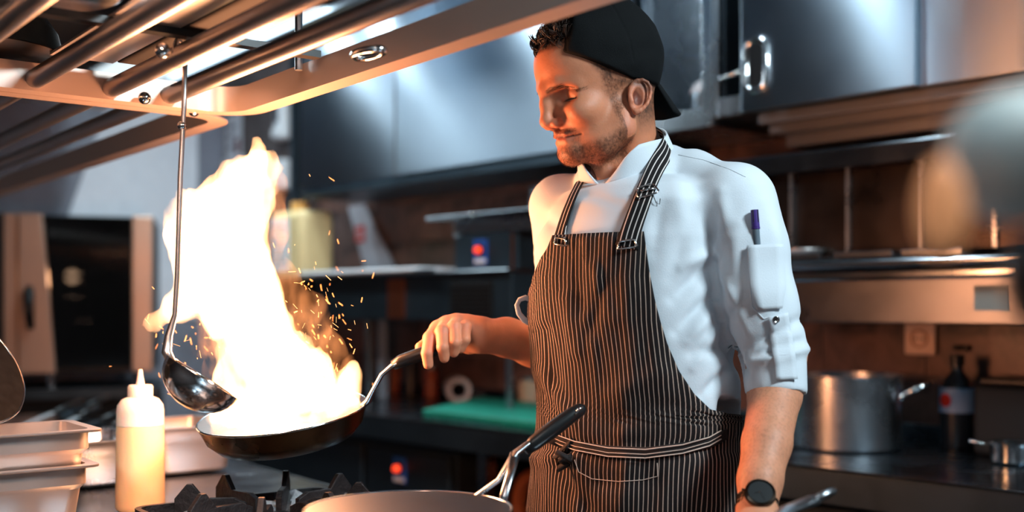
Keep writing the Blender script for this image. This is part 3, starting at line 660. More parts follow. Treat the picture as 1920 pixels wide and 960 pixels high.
obj('handle', MB().tube([(ox(54), -0.03, oh*0.53), (ox(55), -0.055, oh*0.50), (ox(56), -0.06, oh*0.40), (ox(58), -0.05, oh*0.28)], [0.016, 0.02, 0.018, 0.013], 12).box(ox(48), ox(62), -0.04, -0.02, oh*0.34, oh*0.54), M['black'], dr, smooth=True)
obj('glass', MB().prism([(ox(103), 0.02), (ox(244), 0.02), (ox(244), oh-0.01), (ox(79), oh-0.01)], 0.0, 0.008), M['glass_dark'], k)
obj('gasket', MB().box(ox(76), ox(245), 0.009, 0.05, oh-0.035, oh-0.005), M['black'], k, bevel=0.003); obj('gasket', MB().box(ox(100), ox(245), 0.009, 0.05, 0.0, 0.05), M['black'], k, bevel=0.003)
lamp('oven_lamp', 'POINT', (Matrix.Translation((p1.x, p1.y, p0.z)) @ Matrix.Rotation(oa, 4, 'Z')) @ Vector((ox(115), 0.3, oh*0.62)), 1.2, (1.0, 0.55, 0.3), radius=0.03)
for i, z in enumerate((0.22, 0.34, 0.44)):
    obj('rack', MB().tube([(ox(100), 0.20, oh*z*1.4), (ox(235), 0.20, oh*z*1.4)], 0.006, 8).tube([(ox(100), 0.5, oh*z*1.4), (ox(235), 0.5, oh*z*1.4)], 0.006, 8), M['chrome'], k)
obj('rail', MB().tube([(ox(140), 0.25, 0.05), (ox(140), 0.25, oh-0.1)], 0.009, 8), M['steel'], k)
obj('rail', MB().tube([(ox(215), 0.25, 0.05), (ox(215), 0.25, oh-0.1)], 0.014, 8), M['steel'], k)
obj('foot', MB().tube([(ox(88), 0.08, -0.06), (ox(88), 0.08, -0.001)], 0.015, 12), M['chrome'], k); obj('foot', MB().tube([(ox(250), 0.08, -0.06), (ox(250), 0.08, -0.001)], 0.015, 12), M['chrome'], k)
k2 = thing('oven_stand', 'dark stand under the combi oven', 'stand', (p1.x, p1.y, 0), oa)
obj('top', MB().box(-0.02, ow+0.02, 0.0, 0.55, p0.z-0.10, p0.z-0.06), M['steel_dark'], k2)
obj('body', MB().box(-0.02, ow+0.02, 0.05, 0.53, 0.0, p0.z-0.101), M['black_matte'], k2)
# ------------------------------------------------------------------ hanging rack over the pass
RKA = math.atan2(-0.785, 0.62)
J = W(440, 214, 1.84)
def RK(x, y, z=0.0): return Vector((J.x+0.62*x+0.785*y, J.y-0.785*x+0.62*y, J.z+z))
def rounded(x0, x1, y0, y1, r, n=8):
    pts = []
    for cx, cy, a0 in ((x1-r, y1-r, 0), (x0+r, y1-r, 90), (x0+r, y0+r, 180), (x1-r, y0+r, 270)):
        for i in range(n+1):
            a = math.radians(a0+90*i/n); pts.append((cx+r*math.cos(a), cy+r*math.sin(a)))
    return pts
def sweep(path, prof):
    """closed path in xy, profile [(outward, z)]"""
    mb = MB(); n = len(path); m = len(prof)
    for i, p in enumerate(path):
        a = path[i-1]; b = path[(i+1) % n]; tx, ty = b[0]-a[0], b[1]-a[1]; l = math.hypot(tx, ty)+1e-9; nx, ny = ty/l, -tx/l
        for o, z in prof: mb.v.append(Vector((p[0]+nx*o, p[1]+ny*o, z)))
    for i in range(n):
        for j in range(m):
            k = (j+1) % m; i2 = (i+1) % n; mb.f.append((i*m+j, i2*m+j, i2*m+k, i*m+k))
    return mb
k = thing('hanging_rack', 'overhead steel rack of long round tubes in a flat-bar frame, upper left', 'rack', RK(0, 0), RKA)
prof = [(0, 0.0), (0.034, 0.0), (0.034, 0.003), (0.003, 0.003), (0.003, 0.042), (0, 0.042)]
obj('frame', sweep(rounded(0.0, 1.9, -0.62, 0.0, 0.05), prof), M['rack_bar'], k, auto=35)
obj('frame', sweep(rounded(-2.0, -0.072, -0.62, 0.0, 0.05), prof), M['rack_bar'], k, auto=35)
for y in (-0.112, -0.205, -0.318, -0.437, -0.54):
    obj('tube', MB().tube([(-1.9, y, 0.018), (1.85, y, 0.018)], 0.0145, 18), M['tube'], k, smooth=True)
for x, y in ((0.02, -0.16), (0.35, -0.255), (0.75, -0.255), (-0.04, -0.055)):
    obj('bolt', MB().ball((x, y, 0.005), 0.010), M['chrome'], k, smooth=True)
for x in (0.30, 0.95): obj('crossbar', MB().box(x, x+0.02, -0.60, -0.01, 0.036, 0.046), M['black'], k)
for x in (-1.6, 0.25, 1.6):
    for y in (0.01, -0.60): obj('hanger', MB().tube([(x, y-0.02, 0.03), (x, y-0.02, 0.495)], 0.006, 8), M['steel'], k)
obj('ring_hook', MB().tube([Vector((0.52+0.03*math.cos(a*math.pi/8), -0.05+0.014*math.sin(a*math.pi/8), 0.0)) for a in range(16)], 0.005, 8, closed=True), M['chrome'], k, smooth=True)
# things lying on the rack
k = thing('sheet_tray', 'large flat steel tray lying on the rack tubes', 'tray', RK(0.06, -0.26, 0.048), RKA)
obj('base', MB().box(-0.02, 0.62, -0.048, 0.040, 0, 0.004), M['pan_in'], k)
obj('rim', MB().box(-0.02, 0.62, 0.040, 0.044, 0, 0.02), M['pan_in'], k)
k = thing('black_sheet_pan', 'black baking tray lying on the rack tubes beside the sheet tray', 'tray', RK(0.3, -0.185, 0.048), RKA)
obj('base', MB().box(-0.25, 0.9, -0.028, 0.022, 0, 0.006), M['black_matte'], k, bevel=0.002)
def frypan(name, label, loc, rotm, r, h, out, inner, cat='pan', group=None):
    t = thing(name, label, cat, loc, 0, group); q = rotm
    prof = [(0, 0), (r*0.72, 0), (r*0.80, h*0.07), (r*0.93, h*0.45), (r, h), (r+0.002, h+0.002)]
    prof_in = [(r+0.001, h+0.003), (r-0.003, h), (r*0.91, h*0.48), (r*0.78, h*0.13), (r*0.70, 0.004), (0, 0.004)]
    obj('body', MB().lathe(prof, 64, q), out, t, auto=50)
    obj('cooking_surface', MB().lathe(prof_in, 64, q), inner, t, auto=50)
    return t
M['pan_black'] = mat('seasoned_pan', rgb(36, 30, 26), 0.3, 0.6, var=0.3, vscale=14, rvar=0.1)
M['pan_nonstick'] = mat('nonstick_coating', rgb(13, 16, 19), 0.5, 0.0, var=0.3, vscale=40)
M['pan_nonstick'].node_tree.nodes['Principled BSDF'].inputs['Specular IOR Level'].default_value = 0.25
frypan('black_skillet', 'black skillet upside down on the rack, top left', RK(-0.02, -0.385, 0.11), Matrix.Rotation(math.pi, 4, 'X'), 0.11, 0.055, M['pan_black'], M['pan_black'])
frypan('steel_bowl', 'round steel bowl resting on the rack near the top left corner', RK(0.35, -0.39, 0.052), Matrix.Identity(4), 0.10, 0.07, M['steel'], M['steel'], 'bowl')
frypan('dark_wok', 'dark round wok resting on the rack tubes, upper left edge', RK(-0.25, -0.49, 0.052), Matrix.Identity(4), 0.13, 0.08, M['pan_black'], M['pan_black'], 'wok')
# ------------------------------------------------------------------ exhaust hood over the pass
k = thing('exhaust_hood', 'low steel exhaust hood with baffle filters over the pass', 'hood', RK(0, 0, 2.08-J.z), RKA)
HX0, HX1, HY0, HY1 = -2.9, 1.1, -1.15, 0.86
mb = MB().box(HX0, HX1, HY1-0.02, HY1, 0, 0.45).box(HX0, HX1, HY0, HY0+0.02, 0, 0.45).box(HX1-0.02, HX1, HY0+0.02, HY1-0.02, 0, 0.45).box(HX0, HX0+0.02, HY0+0.02, HY1-0.02, 0, 0.45).box(HX0+0.02, HX1-0.02, HY0+0.02, HY1-0.02, 0.43, 0.45)
obj('canopy', mb, M['steel_door'], k)
obj('gutter', MB().box(HX0, HX1, HY1-0.14, HY1-0.021, 0.0, 0.02), M['steel_door'], k)
for i in range(28):
    x = HX0+0.1+i*0.135
    if -2.45 < x < -0.95: continue
    obj('baffle', MB().box(x, x+0.055, HY0+0.1, HY1-0.18, 0.05, 0.062), M['steel_dark'], k)
for i, (x0, x1) in enumerate(((-2.35, -1.75), (-1.70, -1.05))):
    f = obj('lamp_frame', MB().box(x0-0.02, x1+0.02, 0.48, 0.84, 0.03, 0.045), M['steel'], k)
    obj('lamp_glass', MB().box(x0, x1, 0.50, 0.82, 0.022, 0.03), M['lamp_panel'], f)
obj('beam', MB().box(HX0, HX1, 0.05, 0.12, 0.0, 0.05), M['steel_dark'], k)
lamp('hood_lamp', 'AREA', RK(-1.6, 0.66, 2.08-J.z+0.015), 14, COOL, rot=(0, 0, RKA), size=1.2, size_y=0.3)

# ------------------------------------------------------------------ cooking island
IA = math.atan2(-0.79, 0.61); IB = Vector((-0.261, 1.98, 0.0))
def IS(x, y, z=0.0): return Vector((IB.x+0.611*x+0.7915*y, IB.y-0.7915*x+0.611*y, z))
IA = math.atan2(-0.7915, 0.611)
k = thing('cooking_island', 'steel cooking island with worn top in the foreground', 'counter', IS(0, 0), IA)
obj('top', MB().box(-2.0, 1.35, -0.86, 0, 0.88, 0.91), M['steel_top'], k, bevel=0.003)
obj('edge', MB().box(-2.0, 1.35, 0.001, 0.006, 0.84, 0.911), M['steel_dark'], k, bevel=0.001)
obj('cabinet', MB().box(-1.95, 1.30, -0.80, -0.06, 0.10, 0.879), M['steel_dark'], k)
obj('plinth', MB().box(-1.90, 1.25, -0.75, -0.12, 0.0, 0.099), M['black_matte'], k)
# burner grates
def grate(name, label, c, ang, hs=1.0):
    t = thing(name, label, 'burner grate', c, ang)
    obj('frame', sweep(rounded(-0.155, 0.155, -0.155, 0.155, 0.02, 4), [(0, 0.018), (0.009, 0.018), (0.009, 0.034), (0, 0.034)]), M['iron'], t)
    for i in range(8):
        a = i*math.pi/4+0.2; q = Matrix.Rotation(a, 4, 'Z'); L_ = 0.148
        obj('fin', MB().prism([(0.042, 0.014), (0.042, 0.034*hs), (0.060, 0.040*hs), (0.105, 0.040*hs), (0.122, 0.056*hs), (0.130, 0.056*hs), (L_, 0.040*hs), (L_, 0.016)], -0.0045, 0.0045, q), M['iron'], t, bevel=0.001)
    for i in range(4):
        a = i*math.pi/2+math.pi/4; obj('foot', MB().box(0.195*math.cos(a)-0.006, 0.195*math.cos(a)+0.006, 0.195*math.sin(a)-0.006, 0.195*math.sin(a)+0.006, 0.0, 0.018), M['iron'], t)
    obj('burner_head', MB().lathe([(0, 0), (0.05, 0), (0.052, 0.006), (0.036, 0.012), (0.036, 0.022), (0.03, 0.028), (0, 0.03)], 32), M['black'], t, auto=40)
    obj('burner_ring', MB().ring([(0.095+0.004*math.cos(i*math.pi/4), 0.010+0.004*math.sin(i*math.pi/4)) for i in range(8)], 40), M['chrome'], t, smooth=True)
    return t
B1 = WZ(515, 975, 0.93); B1.z = 0.9105
B2 = Vector((-0.128, 1.35, 0.9105))
grate('burner_grate', 'cast iron burner grate with crumpled foil, under the flaming pan', B1, IA, 1.35)
grate('burner_grate', 'cast iron burner grate carrying the big pan, bottom centre', B2, IA)
grate('burner_grate', 'cast iron burner grate at the lower left beside the bottle', B1+Vector((0.611*0.10-0.7915*0.335, -0.7915*0.10-0.611*0.335, 0)), IA)
# crumpled foil
N = NT('crumpled_foil'); N.b.inputs['Metallic'].default_value = 1; N.b.inputs['Base Color'].default_value = rgb(205, 205, 208); N.b.inputs['Roughness'].default_value = 0.3
nz = noise(N, 45, 5, 0.8); bp_ = N.n('ShaderNodeBump'); bp_.inputs['Strength'].default_value = 1.0; bp_.inputs['Distance'].default_value = 0.01
N.l(nz.outputs[0], bp_.inputs['Height']); N.l(bp_.outputs[0], N.b.inputs['Normal']); M['foil'] = N.m
def foil(name, label, c, r0, r1, seed):
    t = thing(name, label, 'foil', c); n = 90; m = 14; V = []; Q = []
    for i in range(n):
        for j in range(m):
            a = 2*math.pi*i/n; r = r0+(r1-r0)*j/(m-1); V.append((r*math.cos(a), r*math.sin(a), 0))
    V = np.array(V); V[:, 2] = 0.016+0.007*fbm(V, 70, seed, 3)+0.017*np.linspace(0, 1, m)[None, :].repeat(n, 0).ravel()**2*(1+vnoise(V, 30, seed))
    Q = np.array([(i*m+j, ((i+1) % n)*m+j, ((i+1) % n)*m+j+1, i*m+j+1) for i in range(n) for j in range(m-1)])
    obj('sheet', np_mesh('sheet', V, Q, M['foil'], False), None, t)
foil('foil_liner', 'crumpled foil liner round the burner under the flaming pan', B1, 0.056, 0.135, 3)
foil('foil_liner', 'crumpled foil liner round the burner under the big pan', B2, 0.056, 0.135, 5)
# big frying pan
PC = Vector((-0.128, 1.352, 0.952))
bp = frypan('frying_pan', 'large black non-stick frying pan with steel rim, bottom centre', PC, Matrix.Identity(4), 0.128, 0.048, M['steel'], M['pan_nonstick'])
obj('rim', MB().ring([(0.128+0.0022*math.cos(i*math.pi/4), 0.050+0.0022*math.sin(i*math.pi/4)) for i in range(8)], 72), M['chrome'], bp, smooth=True, label='bright steel rim')
for px, py in ((867, 948), (892, 957), (915, 958)):
    p = W(px, py, 1.455)-PC; obj('rivet', MB().ball(p, 0.0055, sc=(1, 0.7, 1)), M['chrome'], bp, smooth=True)
hp = [W(966, 850, 1.47), W(935, 900, 1.455), W(900, 925, 1.45), W(882, 938, 1.452)]; hq = [W(966, 850, 1.47), W(955, 895, 1.44), W(945, 930, 1.42), W(940, 950, 1.42)]
hh = obj('handle', MB().tube([W(1018, 812, 1.49), W(990, 832, 1.485)]+hp, [0.007, 0.008, 0.009, 0.0065, 0.0065, 0.006], 12, flat=0.55).tube(hq, [0.008, 0.006, 0.006, 0.006], 12, flat=0.55), M['steel'], bp, smooth=True, world=True)
obj('grip', MB().tube([W(985, 848, 1.485), W(1000, 832, 1.487), W(1040, 802, 1.495), W(1075, 776, 1.503), W(1090, 767, 1.506), W(1097, 765, 1.507)], [0.006, 0.0105, 0.0115, 0.0105, 0.009, 0.005], 16), M['black'], hh, smooth=True, world=True) if False else None
gp = MB().tube([W(985, 846, 1.482), W(1000, 832, 1.487), W(1040, 802, 1.495), W(1075, 776, 1.503), W(1090, 767, 1.506), W(1097, 765, 1.507)], [0.006, 0.0105, 0.0115, 0.0105, 0.009, 0.005], 16)
obj('grip', gp, M['black'], bp, smooth=True, world=True, label='black grip with hanging hole')
obj('hanging_eye', MB().tube([W(1078, 778, 1.494), W(1084, 768, 1.494), W(1092, 764, 1.496)], 0.0022, 8), M['chrome'], bp, smooth=True, world=True)
# pan whose grey handle shows at the bottom right
P3 = Vector((0.10, 1.02, 0.935))
p3 = frypan('steel_pan', 'steel pan with grey looped handle at the lower right', P3, Matrix.Identity(4), 0.12, 0.05, M['steel'], M['steel'])
path = [Vector((0.20, 1.075, 0.985)), Vector((0.25, 1.12, 1.01)), W(1475, 957, 1.20), W(1525, 938, 1.235)]
obj('handle', MB().tube(path, [0.009, 0.009, 0.010, 0.011], 14, flat=0.5), M['steel'], p3, smooth=True, world=True)
c = W(1543, 930, 1.245); d1 = (W(1566, 921, 1.26)-W(1520, 940, 1.23)).normalized(); d2 = Vector((0.35, -0.8, 0.45)).normalized(); d2 = (d2-d1*d2.dot(d1)).normalized()
obj('handle_loop', MB().tube([c+d1*0.017*math.cos(a*math.pi/8)+d2*0.011*math.sin(a*math.pi/8) for a in range(16)], 0.0042, 8, closed=True), M['steel'], p3, smooth=True, world=True)
# flaming pan
FC = W(531, 778, 1.75)
fq = Matrix.Rotation(math.radians(6.3), 4, Vector((0, -1, 0))) @ Matrix.Rotation(math.radians(9), 4, 'X')
M['pan_amber'] = mat('heat_tinted_steel', rgb(70, 50, 30), 0.28, 0.9, var=0.3, vscale=16, rvar=0.1)
fp = frypan('flaming_pan', 'dark steel frying pan full of burning food, held up by the chef', FC-(fq @ Vector((0, 0, 0.045))), fq, 0.134, 0.047, M['pan_amber'], M['pan_amber'])
obj('rim', MB().ring([(0.134+0.0018*math.cos(i*math.pi/4), 0.049+0.0018*math.sin(i*math.pi/4)) for i in range(8)], 72, fq), M['chrome'], fp, smooth=True, label='thin bright rim')
obj('handle', MB().tube([W(672, 768, 1.745), W(690, 752, 1.745), W(702, 728, 1.742), W(716, 702, 1.74), (W(735, 686, 1.738)), W(758, 674, 1.735)], [0.010, 0.010, 0.008, 0.008, 0.009, 0.008], 14, flat=0.5), M['steel'], fp, smooth=True, world=True, label='curved steel handle')
HND = [W(737, 685, 1.738), W(752, 677, 1.737), W(800, 660, 1.733), W(850, 645, 1.737), W(872, 639, 1.739)]
obj('grip', MB().tube(HND, [0.008, 0.0105, 0.011, 0.011, 0.008], 14), M['black'], fp, smooth=True, world=True, label='black grip')
mb = MB(); fr = random.Random(3)
food = thing('burning_food', 'chunks of food frying in the flaming pan', 'food', FC)
for i in range(26):
    a = fr.uniform(0, 6.28); r = 0.1*math.sqrt(fr.random()); p = fq @ Vector((r*math.cos(a), r*math.sin(a), -0.033+fr.uniform(0, 0.008)))
    q = Matrix.Translation(p) @ Matrix.Rotation(fr.uniform(0, 3), 4, 'Z') @ Matrix.Rotation(fr.uniform(-.5, .5), 4, 'X')
    w_ = fr.uniform(0.008, 0.014); obj('chunk', MB().box(-w_, w_, -w_*0.7, w_*0.7, -0.006, 0.006, q), mat('seared_food', rgb(170, 110, 50), 0.5) if i == 0 else bpy.data.materials['seared_food'], food, bevel=0.004)
# ladle
lt = W(345, 118, 1.52)
k = thing('ladle', 'long-handled steel ladle hanging from the rack before the flame', 'ladle', lt)
LB = W(380, 708, 1.50)
stem = [W(347, 112, 1.52), W(345, 200, 1.52), W(338, 330, 1.52), W(332, 520, 1.515), W(328, 590, 1.512), W(316, 630, 1.51), W(312, 660, 1.505), W(322, 680, 1.50)]
obj('handle', MB().tube(stem, [0.0036, 0.0036, 0.0036, 0.0036, 0.0038, 0.0055, 0.007, 0.006], 10), M['tube'], k, smooth=True, world=True)
obj('hook', MB().tube([lt+Vector((0.0, 0.022*math.cos(a)-0.022, 0.004+0.022*math.sin(a))) for a in [math.pi*i/10 for i in range(-1, 11)]], 0.0032, 8), M['tube'], k, smooth=True, world=True)
obj('collar', MB().ball(W(341, 236, 1.52), 0.0065), M['chrome'], k, smooth=True, world=True)
nrm = Vector((0.52, 0.17, 0.83)).normalized()
lm = Matrix.Translation(LB) @ nrm.to_track_quat('Z', 'Y').to_matrix().to_4x4()
br = 0.056; prof = []
for i in range(9): a = math.pi/2*i/8; prof.append((br*math.sin(a), -0.046*math.cos(a)))
prof += [(br+0.002, 0.0015), (br-0.001, 0.0015)]
for i in range(8, -1, -1): a = math.pi/2*i/8; prof.append(((br-0.0015)*math.sin(a), -0.0445*math.cos(a)))
obj('bowl', MB().lathe(prof, 48, lm), M['chrome'], k, smooth=True, world=True)
# squeeze bottle
M['bottle'] = mat('milky_plastic', rgb(232, 222, 214), 0.35, sss=0.6); M['bottle_liquid'] = mat('peach_sauce', rgb(235, 205, 165), 0.35, sss=0.5)
bb = WZ(263, 955, 0.911)
k = thing('squeeze_bottle', 'milky squeeze bottle half full of pale sauce with pointed nozzle', 'bottle', bb)
obj('liquid', MB().lathe([(0, 0), (0.036, 0), (0.0395, 0.004), (0.040, 0.01), (0.0385, 0.142), (0, 0.142)], 44), M['bottle_liquid'], k, auto=40, label='pale peach sauce filling the lower part')
obj('body', MB().lathe([(0, 0.1425), (0.0385, 0.1425), (0.0383, 0.165), (0.037, 0.176), (0.030, 0.186), (0.021, 0.190), (0, 0.190)], 44), M['bottle'], k, auto=40)
obj('cap', MB().lathe([(0, 0.1905), (0.0205, 0.1905), (0.0205, 0.207), (0.018, 0.210), (0, 0.210)], 36), M['bottle'], k, auto=40)
obj('nozzle', MB().lathe([(0, 0.2105), (0.0075, 0.2105), (0.006, 0.217), (0.0032, 0.236), (0, 0.236)], 24), M['bottle'], k, auto=40)
# gastronorm pans
def gn(name, label, corner, lx, ly, depth, inset=0.02, m='pan_in', z0=None):
    """corner: world point of the near right rim corner; x towards near right, y away right"""
    t = thing(name, label, 'pan', corner, IA); i = inset
    top = [(-lx, -ly), (0, -ly), (0, 0), (-lx, 0)]
    o = MB(); rim = rounded(-lx, 0, -ly, 0, 0.018, 4); inn = rounded(-lx+i*0.7, -i*0.7, -ly+i*0.7, -i*0.7, 0.02, 4); bot = rounded(-lx+i*1.4, -i*1.4, -ly+i*1.4, -i*1.4, 0.025, 4); n = len(rim)
    rings = [(rim, -0.002), (rim, 0.001), (inn, 0.001), (inn, -0.25*depth), (rounded(-lx+i, -i, -ly+i, -i, 0.022, 4), -0.32*depth), (bot, -depth+0.008), (rounded(-lx+i*1.8, -i*1.8, -ly+i*1.8, -i*1.8, 0.02, 4), -depth+0.003)]
    outer = [([(x, y) for x, y in rg], z) for rg, z in rings]
    V = []
    for rg, z in rings: V += [Vector((x, y, z)) for x, y in rg]
    fs = [(a*n+j, a*n+(j+1) % n, (a+1)*n+(j+1) % n, (a+1)*n+j) for a in range(len(rings)-1) for j in range(n)]
    fs.append(tuple((len(rings)-1)*n+j for j in range(n)))
    o.add(V, fs); b = obj('body', o, M[m], t, auto=35)
    sd = b.modifiers.new('thick', 'SOLIDIFY'); sd.thickness = 0.0012; sd.offset = 0
    return t
gn('steel_food_pan', 'lower of the two nested steel food pans at the left edge', W(191, 872, 1.60), 0.17, 0.30, 0.108)
gn('steel_food_pan', 'upper of the two nested steel food pans at the left edge', W(196, 806, 1.60), 0.17, 0.30, 0.108)
gn('shallow_steel_tray', 'shallow steel tray standing behind the squeeze bottle', Vector((-0.560, 2.278, 1.008)), 0.24, 0.19, 0.096, 0.014)
gn('dark_steel_tray', 'dark-sided steel tray between the food pans and the bottle', Vector((-0.692, 2.10, 1.0)), 0.24, 0.16, 0.088, 0.014, 'steel')
# leaning skillet at left edge
q = Vector((0.75, -0.20, 0.62)).normalized().to_track_quat('Z', 'Y').to_matrix().to_4x4()
sk = frypan('leaning_skillet', 'black skillet leaning at the left edge, above the food pans', W(-116, 694, 1.62), q, 0.121, 0.030, M['pan_black'], mat('charred_coating', rgb(7, 8, 9), 0.8, 0, var=0.6, vscale=60))
obj('rim', MB().ring([(0.122+0.002*math.cos(i*math.pi/4), 0.032+0.002*math.sin(i*math.pi/4)) for i in range(8)], 60, q), M['chrome'], sk, smooth=True)
bpy.data.materials['charred_coating'].node_tree.nodes['Principled BSDF'].inputs['Specular IOR Level'].default_value = 0.1
# knives in a dark holder, far left of the island
k = thing('utensil_tray', 'shallow dark tray of utensils at the far left of the island', 'tray', IS(-1.12, -0.42, 0.911), IA)
obj('base', MB().box(-0.3, 0.3, -0.22, 0.2, 0, 0.012), M['black'], k, bevel=0.004)
obj('rim', MB().box(-0.3, 0.3, 0.2, 0.21, 0, 0.03), M['steel_dark'], k); obj('rim', MB().box(-0.3, 0.3, -0.23, -0.22, 0, 0.03), M['steel_dark'], k)
ut = [((20, 800), (150, 752), 'pale'), ((90, 803), (182, 762), 'pale'), ((100, 812), (240, 768), 'dark'), ((150, 818), (240, 786), 'dark'), ((110, 775), (200, 745), 'dark')]
for i, (a, b, c) in enumerate(ut):
    A_ = WZ(a[0], a[1], 0.945); B_ = WZ(b[0], b[1], 0.952)
    A_ = Vector((A_.x, A_.y, 0.935)); mid = A_.lerp(B_, 0.55)
    t = thing('kitchen_knife', ['knife with pale blade lying nearest the food pans', 'second knife with pale blade, behind the first', 'dark-handled tool in front on the utensil tray', 'dark-handled tool nearest the bottle', 'dark-handled tool at the back of the utensil tray'][i], 'knife', A_, 0, 'utensils on the island')
    obj('blade', MB().tube([A_, mid], [0.010, 0.010], 8, flat=0.25), M['white'] if c == 'pale' else M['steel_dark'], t, world=True, smooth=True)
    obj('grip', MB().tube([mid, B_], [0.011, 0.012], 10, flat=0.7), M['black'], t, world=True, smooth=True)
# blurred hanging tools close to the lens, right edge
def hang(name, label, p, bowl, r, sc, topz, m):
    t = thing(name, label, 'ladle', p)
    obj('bowl', MB().ball(p, r, 24, 14, sc), m, t, smooth=True, world=True)
    obj('handle', MB().tube([p+Vector((r*0.2, 0.0, r*sc[2]*0.8)), p+Vector((r*0.6, 0.01, 0.12)), Vector((p.x+r*0.7, p.y+0.01, topz))], 0.002, 8), m, t, smooth=True, world=True)
k = thing('hanging_ladle', 'pale out-of-focus ladle bowl hanging close at the right edge', 'ladle', W(1898, 320, 0.50))
q = Vector((0.30, 0.85, 0.42)).normalized().to_track_quat('Z', 'Y').to_matrix().to_4x4(); q = Matrix.Translation(W(1902, 297, 0.505)) @ q
pr = [(0.031*math.sin(math.pi/2*i/10), -0.026*math.cos(math.pi/2*i/10)) for i in range(11)]+[(0.0325, 0.001), (0.030, 0.001)]+[(0.0295*math.sin(math.pi/2*i/10), -0.0245*math.cos(math.pi/2*i/10)) for i in range(10, -1, -1)]
obj('bowl', MB().lathe(pr, 36, q), M['dull'], k, smooth=True, world=True)
obj('handle', MB().tube([W(1935, 200, 0.50), W(1945, -200, 0.50), W(1950, -420, 0.50)], 0.0025, 8), M['dull'], k, smooth=True, world=True)
k = thing('hanging_pan', 'dark out-of-focus pan hanging close at the right edge, below the ladle', 'pan', W(1965, 500, 0.53))
q = Vector((-0.75, -0.60, 0.25)).normalized().to_track_quat('Z', 'Y').to_matrix().to_4x4(); q = Matrix.Translation(W(2000, 510, 0.53)) @ q
obj('body', MB().lathe([(0, 0.006), (0.024, 0.006), (0.032, 0.0), (0.034, -0.02), (0.032, -0.02), (0.029, 0.002), (0, 0.003)], 40, q), M['steel_dark'], k, auto=40, world=True)
obj('handle', MB().tube([W(1990, 400, 0.53), W(2005, 100, 0.53), W(2010, -380, 0.53)], 0.003, 8), M['steel_dark'], k, smooth=True, world=True)
k = thing('hanging_spoon', 'out-of-focus, painted fire-orange spatula hanging close to the lens at the right', 'spoon', W(1766, 395, 0.47))
obj('blade', MB().ball(W(1766, 392, 0.47), 0.0175, 20, 12, (0.62, 0.30, 1.25)), mat('fire_glow_orange', rgb(250, 172, 118), 0.5), k, smooth=True, world=True)  # glow of the fire is put into the base colour
obj('handle', MB().tube([W(1768, 330, 0.47), W(1775, 100, 0.48), W(1780, -350, 0.48)], [0.0012, 0.001, 0.001], 6), M['steel'], k, smooth=True, world=True)

# ------------------------------------------------------------------ the fire: glowing gas volumes
def flame_px(parts, h=0.006, disp=0.012, seed=1, k=0.02):
    """parts: chains of (px, py, radius px, depth)"""
    P = [[(W(a[0], a[1], a[3]), a[2]/F*a[3]) for a in ch] for ch in parts]
    allp = [p for ch in P for p, r in ch]; m = 0.06
    lo = [min(p[i] for p in allp)-m-0.02 for i in range(3)]; hi = [max(p[i] for p in allp)+m+0.02 for i in range(3)]
    s = SDF(lo, hi, h)
    for ch in P: s.chain([tuple(p) for p, r in ch], [r for p, r in ch], k)
    G = np.stack(np.meshgrid(*s.ax, indexing='ij'), -1)
    G2 = G*np.array([1, 1, 0.45]); s.F += (disp*fbm(G2, 30, seed, 3)).astype(np.float32)
    return s.nets()
def flame_mat(name, K, col=(1.0, 0.36, 0.085), nscale=14, lo=0.35, hi=0.6):
    m = bpy.data.materials.new(name); m.use_nodes = True; t = m.node_tree; t.nodes.clear()
    out = t.nodes.new('ShaderNodeOutputMaterial'); em = t.nodes.new('ShaderNodeEmission'); em.inputs['Color'].default_value = col+(1,)
    tc = t.nodes.new('ShaderNodeTexCoord'); mp = t.nodes.new('ShaderNodeMapping'); mp.inputs['Scale'].default_value = (1, 1, 0.4); mp.inputs['Rotation'].default_value = (0, 0.25, 0)
    nz = t.nodes.new('ShaderNodeTexNoise'); nz.inputs['Scale'].default_value = nscale; nz.inputs['Detail'].default_value = 3; nz.inputs['Distortion'].default_value = 1.0
    rp = t.nodes.new('ShaderNodeMapRange'); rp.inputs['From Min'].default_value = lo; rp.inputs['From Max'].default_value = hi; rp.inputs['To Min'].default_value = 0.0; rp.inputs['To Max'].default_value = K
    t.links.new(tc.outputs['Object'], mp.inputs[0]); t.links.new(mp.outputs[0], nz.inputs['Vector']); t.links.new(nz.outputs[0], rp.inputs['Value'])
    t.links.new(rp.outputs[0], em.inputs['Strength']); t.links.new(em.outputs[0], out.inputs['Volume'])
    return m
fl = thing('flame', 'tall white-hot yellow flame leaping from the held pan', 'flame', FC)
